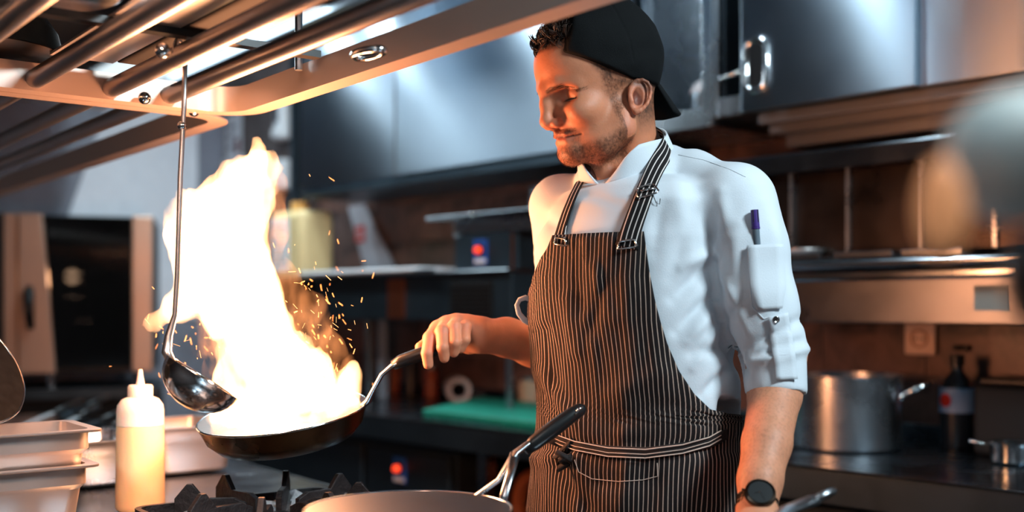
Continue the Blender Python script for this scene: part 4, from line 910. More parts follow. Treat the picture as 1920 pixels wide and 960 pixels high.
core = [
 [(402, 784, 12, 1.71), (440, 792, 15, 1.68), (500, 793, 17, 1.66), (560, 789, 17, 1.66), (620, 777, 15, 1.69), (665, 762, 10, 1.73)],
 [(440, 775, 30, 1.75), (500, 770, 34, 1.75), (560, 770, 34, 1.75), (620, 770, 28, 1.75), (668, 760, 14, 1.75)],
 [(520, 760, 60, 1.75), (480, 690, 55, 1.76), (490, 640, 60, 1.76), (440, 560, 70, 1.77), (415, 480, 78, 1.77), (425, 400, 70, 1.78), (455, 340, 45, 1.78), (480, 295, 26, 1.78), (476, 262, 13, 1.78), (471, 243, 6, 1.78)],
 [(415, 480, 60, 1.77), (375, 540, 36, 1.76), (330, 580, 20, 1.75), (296, 602, 9, 1.75)],
 [(360, 500, 30, 1.76), (350, 440, 26, 1.76), (352, 370, 14, 1.76), (345, 365, 10, 1.76)],
 [(450, 380, 40, 1.77), (500, 310, 16, 1.77), (510, 285, 5, 1.77)],
 [(455, 460, 40, 1.75), (492, 425, 13, 1.75), (508, 392, 5, 1.75), (512, 372, 2, 1.75)],
 [(330, 440, 18, 1.76), (322, 410, 10, 1.76), (318, 396, 4, 1.76)],
 [(570, 720, 30, 1.74), (592, 680, 16, 1.74), (600, 650, 5, 1.74)],
 [(590, 760, 45, 1.75), (560, 700, 42, 1.75), (540, 650, 30, 1.75), (515, 600, 20, 1.76), (500, 560, 14, 1.76)],
 [(440, 750, 40, 1.74), (430, 710, 36, 1.74), (450, 680, 40, 1.75)],
 [(640, 770, 28, 1.75), (650, 740, 20, 1.75), (655, 705, 7, 1.75), (656, 688, 3, 1.75)]]
V, Q = flame_px(core, 0.004, 0.015, 2)
M['flame'] = flame_mat('fire_core', 125, (1.0, 0.50, 0.21), 16, 0.31, 0.52)
o = obj('core', np_mesh('core', V-np.array(FC), Q, M['flame']), None, fl)
wisps = [
 [(600, 740, 40, 1.80), (585, 690, 36, 1.80), (565, 640, 26, 1.80), (552, 590, 20, 1.80), (530, 560, 14, 1.80)],
 [(560, 600, 24, 1.74), (555, 640, 18, 1.74)],
 [(500, 400, 40, 1.80), (512, 340, 26, 1.80), (505, 290, 12, 1.80)],
 [(395, 640, 40, 1.80), (400, 600, 34, 1.80), (390, 570, 20, 1.80)],
 [(420, 660, 30, 1.70), (380, 720, 24, 1.70)],
 [(640, 740, 22, 1.78), (655, 690, 12, 1.78), (660, 660, 5, 1.78)],
 [(500, 540, 20, 1.82), (540, 520, 24, 1.82), (560, 570, 34, 1.82), (600, 640, 34, 1.82), (630, 700, 24, 1.82)],
 [(480, 480, 16, 1.8), (505, 440, 22, 1.8), (500, 390, 14, 1.8)]]
V, Q = flame_px(wisps, 0.006, 0.014, 5)
M['wisp'] = flame_mat('fire_wisp', 26, (1.0, 0.34, 0.11), 34, 0.44, 0.66)
obj('wisp', np_mesh('wisp', V-np.array(FC), Q, M['wisp']), None, fl)
# sparks and droplets thrown off
mb = MB(); fr = random.Random(11)
for i in range(220):
    if fr.random() < 0.75: px = fr.gauss(590, 55); py = fr.gauss(620, 95)
    else: px = fr.gauss(350, 50); py = fr.gauss(640, 60)
    if px > 720 or py > 830: continue
    y = fr.uniform(1.6, 1.9); p = W(px, py, y); L_ = fr.uniform(0.001, 0.006); a = fr.gauss(1.9, 0.6)
    d = Vector((math.cos(a), fr.uniform(-.3, .3), math.sin(a)))*L_; mb.tube([p-d, p+d], fr.uniform(0.00012, 0.00032), 4)
M['spark'] = mat('spark', rgb(255, 190, 120), 0.5, emit=(1.0, 0.45, 0.16, 1), estr=2.2)
sp = obj('sparks', mb, M['spark'], None); tag(sp, 'fine orange sparks flying round the flame', 'sparks', kind='stuff')
# ------------------------------------------------------------------ the chef
PHI = math.radians(-35); FWD = Vector((-math.sin(math.radians(35)), -math.cos(math.radians(35)), 0)); LFT = Vector((math.cos(math.radians(35)), -math.sin(math.radians(35)), 0))
TYD = 1.68
chef = thing('person', 'chef in white jacket, striped apron and backward black cap, tossing the flaming pan', 'person', (0.20, 1.68, 0.0))
CO = np.array(chef.location)
def px_of(V):
    V = np.asarray(V); return 960+V[:, 0]/V[:, 1]*F, HZ-(V[:, 2]-CZ)/V[:, 1]*F
def zrow(py, Y=TYD): return CZ+(HZ-py)/F*Y
# ---- materials with per-vertex colour
def vcol_mat(name, rough=0.5, sss=0.0, bump=0.0, bscale=200, sheen=0.0, spec=0.5):
    N = NT(name); a = N.n('ShaderNodeVertexColor'); a.layer_name = 'Col'; N.l(a.outputs[0], N.b.inputs['Base Color'])
    N.b.inputs['Roughness'].default_value = rough; N.b.inputs['Specular IOR Level'].default_value = spec
    if sss: N.b.inputs['Subsurface Weight'].default_value = sss; N.b.inputs['Subsurface Scale'].default_value = 0.006; N.b.inputs['Subsurface Radius'].default_value = (1, 0.35, 0.2)
    if sheen: N.b.inputs['Sheen Weight'].default_value = sheen
    if bump:
        nz = noise(N, bscale, 3, 0.6); b = N.n('ShaderNodeBump'); b.inputs['Strength'].default_value = bump; b.inputs['Distance'].default_value = 0.0015
        N.l(nz.outputs[0], b.inputs['Height']); N.l(b.outputs[0], N.b.inputs['Normal'])
    return N.m
M['skin'] = vcol_mat('skin', 0.52, 0.25, 0.25, 320, spec=0.4)
M['shirt'] = mat('white_cotton', rgb(208, 216, 224), 0.8, bump=0.15, bscale=500, sheen=0.15)
M['cap'] = mat('black_cotton', rgb(7, 9, 11), 0.85, bump=0.3, bscale=700); M['cap'].node_tree.nodes['Principled BSDF'].inputs['Specular IOR Level'].default_value = 0.2
M['hair'] = mat('dark_brown_hair', rgb(46, 30, 22), 0.45)
M['beard'] = mat('beard_hair', rgb(84, 46, 28), 0.6)
# striped apron cloth: stripes follow the cloth's own coordinates
def stripe_mat(name, pitch, wline, base, line, wob=0.12):
    N = NT(name); uv = N.n('ShaderNodeUVMap'); uv.uv_map = 'UVMap'; sp = N.n('ShaderNodeSeparateXYZ'); N.l(uv.outputs[0], sp.inputs[0])
    nz = N.n('ShaderNodeTexNoise'); nz.inputs['Scale'].default_value = 7; nz.inputs['Detail'].default_value = 2; N.l(uv.outputs[0], nz.inputs['Vector'])
    m1 = N.n('ShaderNodeMath', operation='MULTIPLY'); m1.inputs[1].default_value = 1/pitch; N.l(sp.outputs[0], m1.inputs[0])
    m2 = N.n('ShaderNodeMath', operation='MULTIPLY_ADD'); m2.inputs[1].default_value = wob*6; N.l(nz.outputs[0], m2.inputs[0]); N.l(m1.outputs[0], m2.inputs[2])
    fr_ = N.n('ShaderNodeMath', operation='FRACT'); N.l(m2.outputs[0], fr_.inputs[0])
    c1 = N.n('ShaderNodeMath', operation='COMPARE'); c1.inputs[1].default_value = 0.5; c1.inputs[2].default_value = wline/2; N.l(fr_.outputs[0], c1.inputs[0])
    mx = N.n('ShaderNodeMix', data_type='RGBA'); mx.inputs[6].default_value = base; mx.inputs[7].default_value = line; N.l(c1.outputs[0], mx.inputs[0]); N.l(mx.outputs[2], N.b.inputs['Base Color'])
    N.b.inputs['Roughness'].default_value = 0.82; N.b.inputs['Specular IOR Level'].default_value = 0.25
    return N.m
M['apron'] = stripe_mat('pinstriped_apron', 0.0066, 0.17, rgb(22, 17, 18), rgb(190, 165, 150))
M['strap'] = stripe_mat('striped_webbing', 0.0075, 0.2, rgb(20, 17, 18), rgb(215, 205, 200), 0.0)

# ---- head (local frame: x forward, y to his left, z up)
HPSI, HPIT = math.radians(65), math.radians(17)
hf = Vector((-math.sin(HPSI), -math.cos(HPSI), 0)); hl = Vector((math.cos(HPSI), -math.sin(HPSI), 0)); hz = Vector((0, 0, 1))
ax_f = hf*math.cos(HPIT)-hz*math.sin(HPIT); ax_u = hf*math.sin(HPIT)+hz*math.cos(HPIT)
HM = Matrix((ax_f, hl, ax_u)).transposed().to_4x4(); HC = W(1140, 172, 1.68); HM = Matrix.Translation(HC) @ HM; HI = HM.inverted()
HMn = np.array(HM)
def h2w(V): return V @ HMn[:3, :3].T+HMn[:3, 3]
s = SDF((-0.135, -0.105, -0.215), (0.145, 0.105, 0.155), 0.00165)
s.ell((-0.002, 0, 0.046), (0.097, 0.074, 0.090), 0.01)
s.ell((0.050, 0, 0.048), (0.058, 0.056, 0.060), 0.02)
s.ell((0.046, 0, -0.012), (0.056, 0.053, 0.070), 0.02)
s.ell((0.038, 0, -0.045), (0.052, 0.048, 0.040), 0.02)
for y in (-1, 1):
    s.chain([(0.014, y*0.052, -0.036), (0.024, y*0.051, -0.060), (0.055, y*0.038, -0.076), (0.086, y*0.012, -0.078)], [0.012, 0.014, 0.013, 0.012], 0.028)
    s.ell((0.072, y*0.042, -0.018), (0.026, 0.018, 0.018), 0.018)
s.ell((0.062, 0, -0.050), (0.043, 0.0275, 0.027), 0.010)
s.ell((0.090, 0, -0.074), (0.0175, 0.022, 0.014), 0.014)
s.chain([(0.074, -0.042, 0.020), (0.093, -0.022, 0.026), (0.103, 0, 0.024), (0.093, 0.022, 0.026), (0.074, 0.042, 0.020)], [0.004, 0.008, 0.009, 0.008, 0.004], 0.014)
for y in (-1, 1): s.ell((0.101, y*0.033, 0.0090), (0.022, 0.017, 0.013), 0.010, sub=True)
s.chain([(0.105, 0, 0.020), (0.111, 0, 0.004), (0.1165, 0, -0.019)], [0.0065, 0.0075, 0.0095], 0.009)
s.cap((0.1165, 0, -0.021), (0.108, 0, -0.030), 0.0095, 0.007, 0.006)
for y in (-1, 1):
    s.ell((0.107, y*0.0125, -0.0265), (0.010, 0.0075, 0.0075), 0.005)
    s.ell((0.112, y*0.0075, -0.0345), (0.005, 0.003, 0.003), 0.002, sub=True)
    s.ell((0.0690, y*0.0330, 0.0075), (0.0165, 0.0165, 0.0145), 0.004)          # lowered lid over the eye
s.chain([(0.084, -0.029, -0.0500), (0.0990, -0.015, -0.0460), (0.1045, 0, -0.0420), (0.0990, 0.015, -0.0460), (0.084, 0.029, -0.0500)], [0.0020, 0.0040, 0.0045, 0.0040, 0.0020], 0.004)
s.chain([(0.084, -0.027, -0.0550), (0.0975, -0.013, -0.0555), (0.1015, 0, -0.0522), (0.0975, 0.013, -0.0555), (0.084, 0.027, -0.0550)], [0.002, 0.0052, 0.0056, 0.0052, 0.002], 0.004)
def sx(y_, z_):
    j = int(round((y_-s.lo[1])/s.h)); k_ = int(round((z_-s.lo[2])/s.h)); col = s.F[:, j, k_]; i = int(np.nonzero(col < 0)[0].max()); f0, f1 = col[i], col[i+1]
    return float(s.lo[0]+(i+f0/(f0-f1))*s.h)
def groove(pts, r, k, n=14, sub=True, off=0.0):
    P_ = []
    for i in range(n+1):
        q = i/n*(len(pts)-1); a_ = min(int(q), len(pts)-2); f = q-a_; yy = pts[a_][0]*(1-f)+pts[a_+1][0]*f; zz = pts[a_][1]*(1-f)+pts[a_+1][1]*f; P_.append((sx(yy, zz)+off, yy, zz))
    s.chain(P_, [r]*len(P_), k, sub)
groove([(-0.034, -0.0520), (-0.018, -0.0505), (0, -0.0462), (0.018, -0.0505), (0.034, -0.0520)], 0.0018, 0.0022)
for y in (-1, 1):
    groove([(y*0.021, 0.0030), (y*0.033, 0.0012), (y*0.047, 0.0000)], 0.0010, 0.002, 8)
    groove([(y*0.021, 0.0150), (y*0.033, 0.0172), (y*0.047, 0.0125)], 0.0008, 0.004, 8)
# ears
for y in (-1, 1):
    er = Matrix.Rotation(math.radians(-24), 3, 'Y')
    def ep(x, z, o=0.0): p = er @ Vector((x*0.9, 0, z*0.84)); return (p.x+0.000, y*(0.0755-0.36*x+o), p.z-0.0215)
    s.ell(ep(-0.0025, 0.002, -0.0030), (0.0172, 0.0045, 0.0262), 0.002, rot=Matrix.Rotation(math.radians(-24), 3, 'Y'))
    hx = np.array([(0.011, -0.004, -0.001), (0.0125, 0.004, 0), (0.013, 0.013, 0), (0.010, 0.022, 0.0005), (0.004, 0.0285, 0.001), (-0.004, 0.0305, 0.002), (-0.012, 0.027, 0.002), (-0.0170, 0.0195, 0.002), (-0.0185, 0.010, 0.002), (-0.0175, 0.000, 0.002), (-0.0150, -0.010, 0.002), (-0.0105, -0.018, 0.001), (-0.0055, -0.0235, 0), (-0.001, -0.026, -0.001)])
    s.chain([ep(*q) for q in hx], [0.0022, 0.0023, 0.0024, 0.0025, 0.0026, 0.0026, 0.0026, 0.0026, 0.0026, 0.0026, 0.0026, 0.0030, 0.0042, 0.0055], 0.0022)
    s.ell(ep(0.000, -0.001, 0.0040), (0.0100, 0.0090, 0.0150), 0.002, rot=Matrix.Rotation(math.radians(-24), 3, 'Y'), sub=True)
    s.ell(ep(-0.004, 0.016, 0.0050), (0.0085, 0.0045, 0.0065), 0.002, sub=True)
    s.cap(ep(0.011, -0.004, 0.003), ep(0.009, -0.010, 0.003), 0.003, k=0.002)
nb = HI @ W(1180, 372, 1.72); nt_ = Vector((-0.012, 0, -0.030))
s.cap(tuple(nt_), tuple(nb), 0.053, 0.050, 0.016)
s.cap(tuple(HI @ W(1128, 300, 1.66)), tuple(HI @ W(1146, 352, 1.645)), 0.016, 0.016, 0.02)   # throat
V, Q = s.nets(); V = relax(V, Q, 2, 0.4)
x, y, z = V.T; ay = np.abs(y)
C = np.tile(np.array(rgb(200, 128, 94)[:3]), (len(V), 1))
def sm(a, b, t): q = np.clip((t-a)/(b-a+1e-12), 0, 1); return q*q*(3-2*q)
def tint(mask, col): 
    global C
    C = C*(1-mask[:, None])+np.array(rgb(*col)[:3])*mask[:, None]
n1 = fbm(V, 90, 1, 3); n2 = vnoise(V, 420, 4); n3 = vnoise(V*np.array([1, 1, 0.35]), 900, 5)
C *= (1+0.05*n1)[:, None]
tint(0.30*sm(0.02, 0.0, np.abs(z+0.026))*sm(0.08, 0.1, x), (205, 120, 95))                          # nose, cheeks
zl = np.interp(ay, [0, 0.018, 0.034], [-0.0462, -0.0505, -0.0520])
tint(0.55*sm(0.033, 0.015, ay)*sm(0.0065, 0.0035, np.abs(z-zl+0.0008))*sm(0.07, 0.08, x), (176, 88, 74))    # lips
tint(0.35*((ay > 0.068) & (x > -0.03) & (x < 0.03)), (205, 120, 95))                                  # ears
cx_, cz_ = 0.001, -0.024; tint(0.85*sm(1.15, 0.7, np.hypot((x-cx_)/0.0095, (z-cz_)/0.0150))*sm(0.0010, -0.0015, ay-(0.0755-0.36*x))*(ay > 0.058), (92, 40, 30))  # hollow of the ear: shade painted into the skin colour
# beard shadow: jaw, chin, moustache, sideburn
jawz = np.interp(x, [0.005, 0.03, 0.06, 0.085, 0.11], [-0.036, -0.058, -0.069, -0.0685, -0.066])
bd = sm(0.010, -0.006, z-jawz)*sm(0.004, 0.022, x)*sm(-0.118, -0.095, z)
bd = bd*(1-0.85*sm(0.013, 0.006, np.abs(z-zl))*sm(0.036, 0.028, ay)*(x > 0.07))
sb = np.maximum(sm(0.013, 0.004, np.abs(x-0.027))*sm(-0.075, -0.05, z)*sm(0.055, 0.03, z), sm(0.050, 0.034, x)*sm(-0.022, 0.006, z)*sm(0.004, 0.014, x)*1.1)*sm(0.035, 0.05, ay)
mo = sm(0.006, 0.002, np.abs(z-zl-0.0085))*sm(0.036, 0.028, ay)*sm(0.075, 0.082, x)*0.7
mo = np.maximum(mo, 0.4*sm(0.008, 0.003, np.abs(ay-0.027))*sm(-0.036, -0.044, z)*sm(-0.075, -0.06, z)*sm(0.07, 0.08, x))
bden = np.clip(np.maximum.reduce([bd, sb*0.8, mo]), 0, 1); bden *= (ay < 0.066) | (x > 0.028)
tint(np.clip(bden*(0.60+0.30*n2+0.25*n3), 0, 0.92), (78, 46, 30))
tint(0.85*sm(0.0018, 0.0008, np.abs(z-zl))*sm(0.0355, 0.032, ay)*(x > 0.07), (70, 26, 20))  # mouth crease painted darker, as if shaded
# brows
bz = np.interp(ay, [0.008, 0.022, 0.034, 0.047], [0.0195, 0.0235, 0.0215, 0.0110])
bw = sm(0.0042, 0.0014, np.abs(z-bz)+0.0006*n2)*sm(0.009, 0.014, ay)*sm(0.058, 0.046, ay)*(x > 0.05)
tint(np.clip(bw*(0.75+0.3*n3), 0, 0.85), (84, 46, 30))
# lash line and lid
ll = sm(0.0022, 0.0010, np.abs(z-0.0018+0.04*np.maximum(0, ay-0.03)))*sm(0.020, 0.023, ay)*sm(0.048, 0.045, ay)*sm(0.070, 0.076, x)
tint(np.clip(ll, 0, 1)*0.95, (30, 18, 14))
# scalp hair / fade
hr = np.maximum.reduce([0.9*sm(-0.020, -0.006, z-0.72*x-0.008)*sm(0.062, 0.045, x), sm(0.076, 0.084, z), sm(0.012, -0.012, x)*sm(-0.085, -0.04, z)*(1-(ay > 0.070)*(x > -0.026)*(z < 0.012)), sm(0.050, 0.030, x)*sm(0.005, 0.030, z)])
tint(np.clip(hr*(0.75+0.2*n2+0.15*n3), 0, 0.94), (38, 26, 20))
HV = V.copy(); HQ = Q; HS = s; HBD = bden; headW = h2w(V); headC = C
# ---- right hand and forearm
def hand_block(build, lo, hi, h):
    s = SDF(lo, hi, h); build(s); V, Q = s.nets(); return relax(V, Q, 2, 0.4), Q
def T(*a): return tuple(W(*a))
def right_hand(s):
    wr = T(907, 629, 1.765)
    s.chain([T(903, 622, 1.760), T(950, 628, 1.80), T(1000, 642, 1.84), T(1090, 668, 1.92)], [0.0215, 0.027, 0.034, 0.045], 0.012)
    s.chain([T(903, 637, 1.770), T(950, 637, 1.81), T(1000, 648, 1.85), T(1090, 668, 1.92)], [0.0215, 0.027, 0.034, 0.045], 0.012)
    mcp = [T(820, 616, 1.752), T(838, 607, 1.757), T(857, 603, 1.762), T(876, 607, 1.768)]
    for m_, r in zip(mcp, (0.0125, 0.013, 0.0128, 0.0122)): s.cap(T(898, 624, 1.766), m_, 0.021, r, 0.012)
    s.cap(T(892, 640, 1.78), T(838, 630, 1.772), 0.018, 0.015, 0.012)
    fg = [[T(806, 634, 1.728), T(801, 662, 1.711), T(803, 683, 1.715)], [T(829, 622, 1.724), T(830, 651, 1.706), T(833, 671, 1.714)],
          [T(851, 614, 1.726), T(853, 642, 1.708), T(851, 661, 1.716)], [T(872, 613, 1.732), T(872, 637, 1.717), T(864, 654, 1.722)]]
    for m_, f, q in zip(mcp, fg, (1.0, 1.0, 0.98, 0.9)):
        s.cap(m_, f[0], 0.0122*q, 0.0108*q, 0.0035); s.cap(f[0], f[1], 0.0106*q, 0.0096*q, 0.0018); s.cap(f[1], f[2], 0.0096*q, 0.0082*q, 0.0018)
        s.ell(f[0], (0.0113*q,)*3, 0.003)
    s.chain([T(880, 645, 1.785), T(838, 636, 1.772), T(806, 642, 1.758), T(788, 651, 1.748)], [0.017, 0.0135, 0.0115, 0.0085], 0.004)
rhV, rhQ = hand_block(right_hand, (-0.17, 1.67, 1.11), (0.15, 1.98, 1.29), 0.0017)
def left_hand(s):
    s.chain([T(1451, 665, 1.56), T(1450, 740, 1.54), T(1436, 830, 1.48), T(1424, 900, 1.44), T(1419, 945, 1.42)], [0.042, 0.0345, 0.0305, 0.0265, 0.0235], 0.01)
    s.chain([T(1465, 665, 1.56), T(1458, 740, 1.54), T(1440, 830, 1.48), T(1426, 900, 1.45), T(1422, 945, 1.43)], [0.036, 0.031, 0.029, 0.0265, 0.0235], 0.01)
    wr = Vector(T(1419, 955, 1.415)); pc = Vector((0.288, 1.345, 0.951))
    dirs = [(-0.085, -0.055), (-0.060, -0.085), (-0.035, -0.092), (-0.008, -0.085)]
    for i, (dx, dy) in enumerate(dirs):
        m_ = Vector((0.265+i*0.020, 1.335-i*0.006, 0.944)); s.cap(tuple(wr), tuple(m_), 0.020, 0.013, 0.012)
        p1 = m_+Vector((dx*0.42, dy*0.42, 0.002)); p2 = m_+Vector((dx*0.75, dy*0.75, -0.010)); p3 = m_+Vector((dx, dy, -0.022))
        s.chain([tuple(m_), tuple(p1), tuple(p2), tuple(p3)], [0.012, 0.0105, 0.0095, 0.008], 0.002)
    s.chain([tuple(wr+Vector((-0.01, 0.0, -0.01))), (0.262, 1.375, 0.945), (0.232, 1.360, 0.932), (0.212, 1.345, 0.924)], [0.016, 0.014, 0.0115, 0.009], 0.004)
lhV, lhQ = hand_block(left_hand, (0.15, 1.20, 0.88), (0.44, 1.63, 1.25), 0.0022)
# trunk, hips, legs under the clothes
s = SDF((-0.05, 1.35, 0.04), (0.50, 2.10, 1.50), 0.009)
s.loft([0.86, 1.0, 1.15, 1.33, 1.40], [0.195, 0.19, 0.185, 0.185, 0.185], [1.68]*5, [0.135, 0.13, 0.125, 0.125, 0.06], [0.085, 0.085, 0.085, 0.08, 0.05], PHI, 0.02)
for sg, fx in ((1, 1), (-1, 1)):
    hp_ = Vector((0.197, 1.68, 0.90))+LFT*0.085*sg; kn = Vector((0.20, 1.66, 0.50))+LFT*0.10*sg; an = Vector((0.21, 1.70, 0.10))+LFT*0.11*sg
    s.chain([tuple(hp_), tuple(kn), tuple(an)], [0.075, 0.052, 0.036], 0.02)
    s.cap(tuple(an+Vector((0, 0, -0.02))), tuple(an+FWD*0.14+Vector((0, 0, -0.05))), 0.032, 0.026, 0.01)
s.cap(T(1380, 378, 1.60), T(1448, 670, 1.56), 0.042, 0.036, 0.02); s.cap(T(1050, 380, 1.78), T(1090, 668, 1.92), 0.042, 0.036, 0.02)
tV, tQ = s.nets()
allV = [headW, rhV, lhV, tV]; allQ = [HQ, rhQ, lhQ, tQ]; off = 0; Qs = []; Cs = [headC]
for v in (rhV, lhV, tV):
    c = np.tile(np.array(rgb(204, 138, 106)[:3]), (len(v), 1)); c = c*(1+0.06*fbm(v, 60, 2, 3))[:, None]; Cs.append(c)
# knuckle redness; hair shading on the near forearm
pxr, pyr = px_of(rhV)
kn_ = np.zeros(len(rhV))
for kx, ky in ((806, 634), (830, 622), (852, 614), (873, 613)): kn_ = np.maximum(kn_, np.exp(-((pxr-kx)**2+(pyr-ky)**2)/90))
Cs[1] = Cs[1]*(1-0.35*kn_[:, None])+np.array(rgb(214, 130, 108)[:3])*0.35*kn_[:, None]
hv = np.clip(0.5*vnoise(lhV*np.array([1, 1, 1.0])@np.array([[1, 0, 0.3], [0, 1, 0], [-0.3, 0, 0.25]]), 700, 3)+0.1, 0, 1)*(lhV[:, 2] > 1.0)
Cs[2] = Cs[2]*(1-0.45*hv[:, None])
for q, v in zip(allQ, allV): Qs.append(q+off); off += len(v)
bodyV = np.concatenate(allV); bme = np_mesh('body', bodyV-CO, np.concatenate(Qs), M['skin']); set_col(bme, np.concatenate(Cs))
body = obj('body', bme, None, chef)
# ---- beard and hair strands
def strands(name, mtl, roots, dirs, L, r, parent, droop=0.0, seed=1):
    n = len(roots); ar = np.random.default_rng(seed); V = np.zeros((n, 3, 3, 3)); 
    d = dirs/np.linalg.norm(dirs, axis=1)[:, None]; u = np.cross(d, ar.normal(size=(n, 3))); u /= np.linalg.norm(u, axis=1)[:, None]+1e-9; v = np.cross(d, u)
    for j in range(3):
        t = j/2; p = roots+d*(L[:, None]*t)+np.array([0, 0, -1])*droop*t*t; rr = r*(1-0.75*t)
        for k in range(3):
            a = 2*math.pi*k/3; V[:, j, k] = p+(u*math.cos(a)+v*math.sin(a))*rr
    base = np.arange(n)[:, None]*9; qs = []
    for j in range(2):
        for k in range(3): qs.append(base+np.array([[j*3+k, j*3+(k+1) % 3, (j+1)*3+(k+1) % 3, (j+1)*3+k]]))
    me = np_mesh(name, V.reshape(-1, 3)-CO, np.concatenate(qs), mtl); o = obj(name, me, None, parent); return o
ar = np.random.default_rng(4)
me_tmp = headW; fn = np.zeros_like(HV)
e1 = HV[HQ[:, 1]]-HV[HQ[:, 0]]; e2 = HV[HQ[:, 3]]-HV[HQ[:, 0]]; qn = np.cross(e1, e2)
for k in range(4): np.add.at(fn, HQ[:, k], qn)
fn /= np.linalg.norm(fn, axis=1)[:, None]+1e-12
sel = ar.random(len(HV)) < HBD**1.6*0.6
rt = HV[sel]; dr_ = fn[sel]*0.55+np.array([0.25, 0, -0.9])+ar.normal(size=(sel.sum(), 3))*0.2
b = strands('beard', M['beard'], h2w(rt), dr_ @ HMn[:3, :3].T, ar.uniform(0.0012, 0.0034, len(rt)), 0.00014, chef); b['kind'] = 'stuff'
sel = ar.random(len(HV)) < np.clip(bw, 0, 1)*0.45
rt = HV[sel]; b = strands('eyebrows', M['hair'], h2w(rt), (fn[sel]*0.4+np.stack([-0.5*np.ones(sel.sum()), np.sign(rt[:, 1])*0.8, 0.25*np.ones(sel.sum())], 1)+ar.normal(size=(sel.sum(), 3))*0.15) @ HMn[:3, :3].T, ar.uniform(0.003, 0.006, len(rt)), 0.00028, chef)
b['kind'] = 'stuff'
mb = MB(); fr = random.Random(5)   # eyelashes
for sy in (-1, 1):
    for i in range(26):
        yy = 0.022+0.024*i/25; xx = np.interp(yy, [0.022, 0.033, 0.046], [0.0810, 0.0850, 0.0780]); p = Vector((xx, sy*yy, 0.0022))
        mb.tube([HM @ p, HM @ (p+Vector((0.004, sy*0.001, -0.0025))), HM @ (p+Vector((0.0075, sy*0.002, -0.0020)))], [0.00028, 0.0002, 0.0001], 3)
lsh = obj('eyelashes', mb, M['hair'], chef, world=True); lsh['kind'] = 'stuff'
# curly front hair: locks, each a bent tube
mb = MB(); fr = random.Random(9)
def scalp(el, az):
    d = Vector((math.cos(el)*math.cos(az), math.cos(el)*math.sin(az), math.sin(el))); o = Vector((0.02, 0, 0.045)); t_ = 0.13
    while t_ > 0.02:
        q = o+d*t_; ii = [int(round((q[k]-HS.lo[k])/HS.h)) for k in range(3)]
        if all(0 <= ii[k] < HS.n[k] for k in range(3)) and HS.F[tuple(ii)] < 0: return q, d
        t_ -= 0.001
    return o, d
for i in range(420):
    p0_, nd = scalp(math.radians(fr.uniform(27, 84)), math.radians(fr.uniform(-48, 48))); 
    if p0_.z < 0.087: continue
    d0 = (nd*0.6+Vector((fr.uniform(0.2, 0.9), fr.uniform(-0.3, 0.5), fr.uniform(0.0, 0.5)))).normalized(); cu = Vector((fr.uniform(-0.6, 0.6), -fr.uniform(0.3, 1), fr.uniform(-0.6, 0.6))).normalized()
    L_ = fr.uniform(0.013, 0.022); a_ = fr.uniform(0.2, 0.7)*fr.choice((1, 1, -1))
    for c_ in range(9):
        p = p0_+Vector((fr.uniform(-1, 1), fr.uniform(-1, 1), fr.uniform(-1, 1)))*0.0026; d = (d0+Vector((fr.uniform(-1, 1), fr.uniform(-1, 1), fr.uniform(-1, 1)))*0.10).normalized(); pts = [p]; aa = a_*fr.uniform(0.85, 1.15)
        for j in range(8): d = (Matrix.Rotation(aa, 3, cu) @ d).normalized(); p = p+d*L_/8; pts.append(p)
        r0 = fr.uniform(0.0005, 0.0009); mb.tube([HM @ q for q in pts], [r0]*6+[r0*0.8, r0*0.6, r0*0.3], 4)
hair = obj('hair', mb, M['hair'], chef, smooth=True, world=True); 
# ---- cap
s = SDF((-0.135, -0.11, -0.03), (0.13, 0.11, 0.165), 0.0022)
s.ell((-0.003, 0, 0.050), (0.100, 0.0815, 0.099), 0.004)
s.ell((0.045, 0, 0.082), (0.055, 0.062, 0.052), 0.03)
s.cut((0, 0, 0.008), (0.72, 0, -1), 0.003); s.cut((0, 0, 0.006), (0.26, 0, -1), 0.003)
s.cut((0.060, 0, 0.11), (1, 0, 0.62), 0.004)
V, Q = s.nets()
ang = np.arctan2(V[:, 1], V[:, 0]+0.006)
seam = np.min(np.abs((ang[:, None]-np.radians([-150, -90, -30, 30, 90, 150])[None, :]+math.pi) % (2*math.pi)-math.pi), 1)
rad = np.hypot(V[:, 0], V[:, 1]); V = V*(1-(0.012*np.exp(-(seam*rad/0.0016)**2)*(V[:, 2] > 0.03))[:, None])
crn = np.array([0.0, 0, 0.05]); V = V+(V-crn)/np.linalg.norm(V-crn, axis=1)[:, None]*(0.0024*fbm(V*np.array([1, 1, 1.6]), 20, 3, 2))[:, None]
cap = obj('cap', np_mesh('cap', h2w(V)-CO, Q, M['cap']), None, chef, label='black cotton cap worn backward')
mb = MB(); nu, nv = 24, 10
for side in (0, 1):
    for i in range(nu+1):
        u = -1+2*i/nu
        for j in range(nv+1):
            v = j/nv; Lb = 0.052*math.sqrt(max(0.0, 1-0.85*u*u))+0.010
            x0 = -0.090+0.020*u*u; d = Vector((-math.cos(math.radians(64)), 0, -math.sin(math.radians(64))))
            p = Vector((x0+0.003, 0.034*u, -0.008))+d*(Lb*v)+Vector((-0.004*u*u*v, 0, -0.020*u*u*v)); p += Vector((-0.8, 0, 0.55))*(0.0022 if side == 0 else -0.0022)
            mb.v.append(HM @ p)
m_ = (nu+1)*(nv+1)
for i in range(nu):
    for j in range(nv):
        a = i*(nv+1)+j; b_ = a+nv+1; mb.f.append((a, a+1, b_+1, b_)); mb.f.append((m_+a, m_+b_, m_+b_+1, m_+a+1))
for i in range(nu): a = i*(nv+1)+nv; b_ = a+nv+1; mb.f.append((a, m_+a, m_+b_, b_))
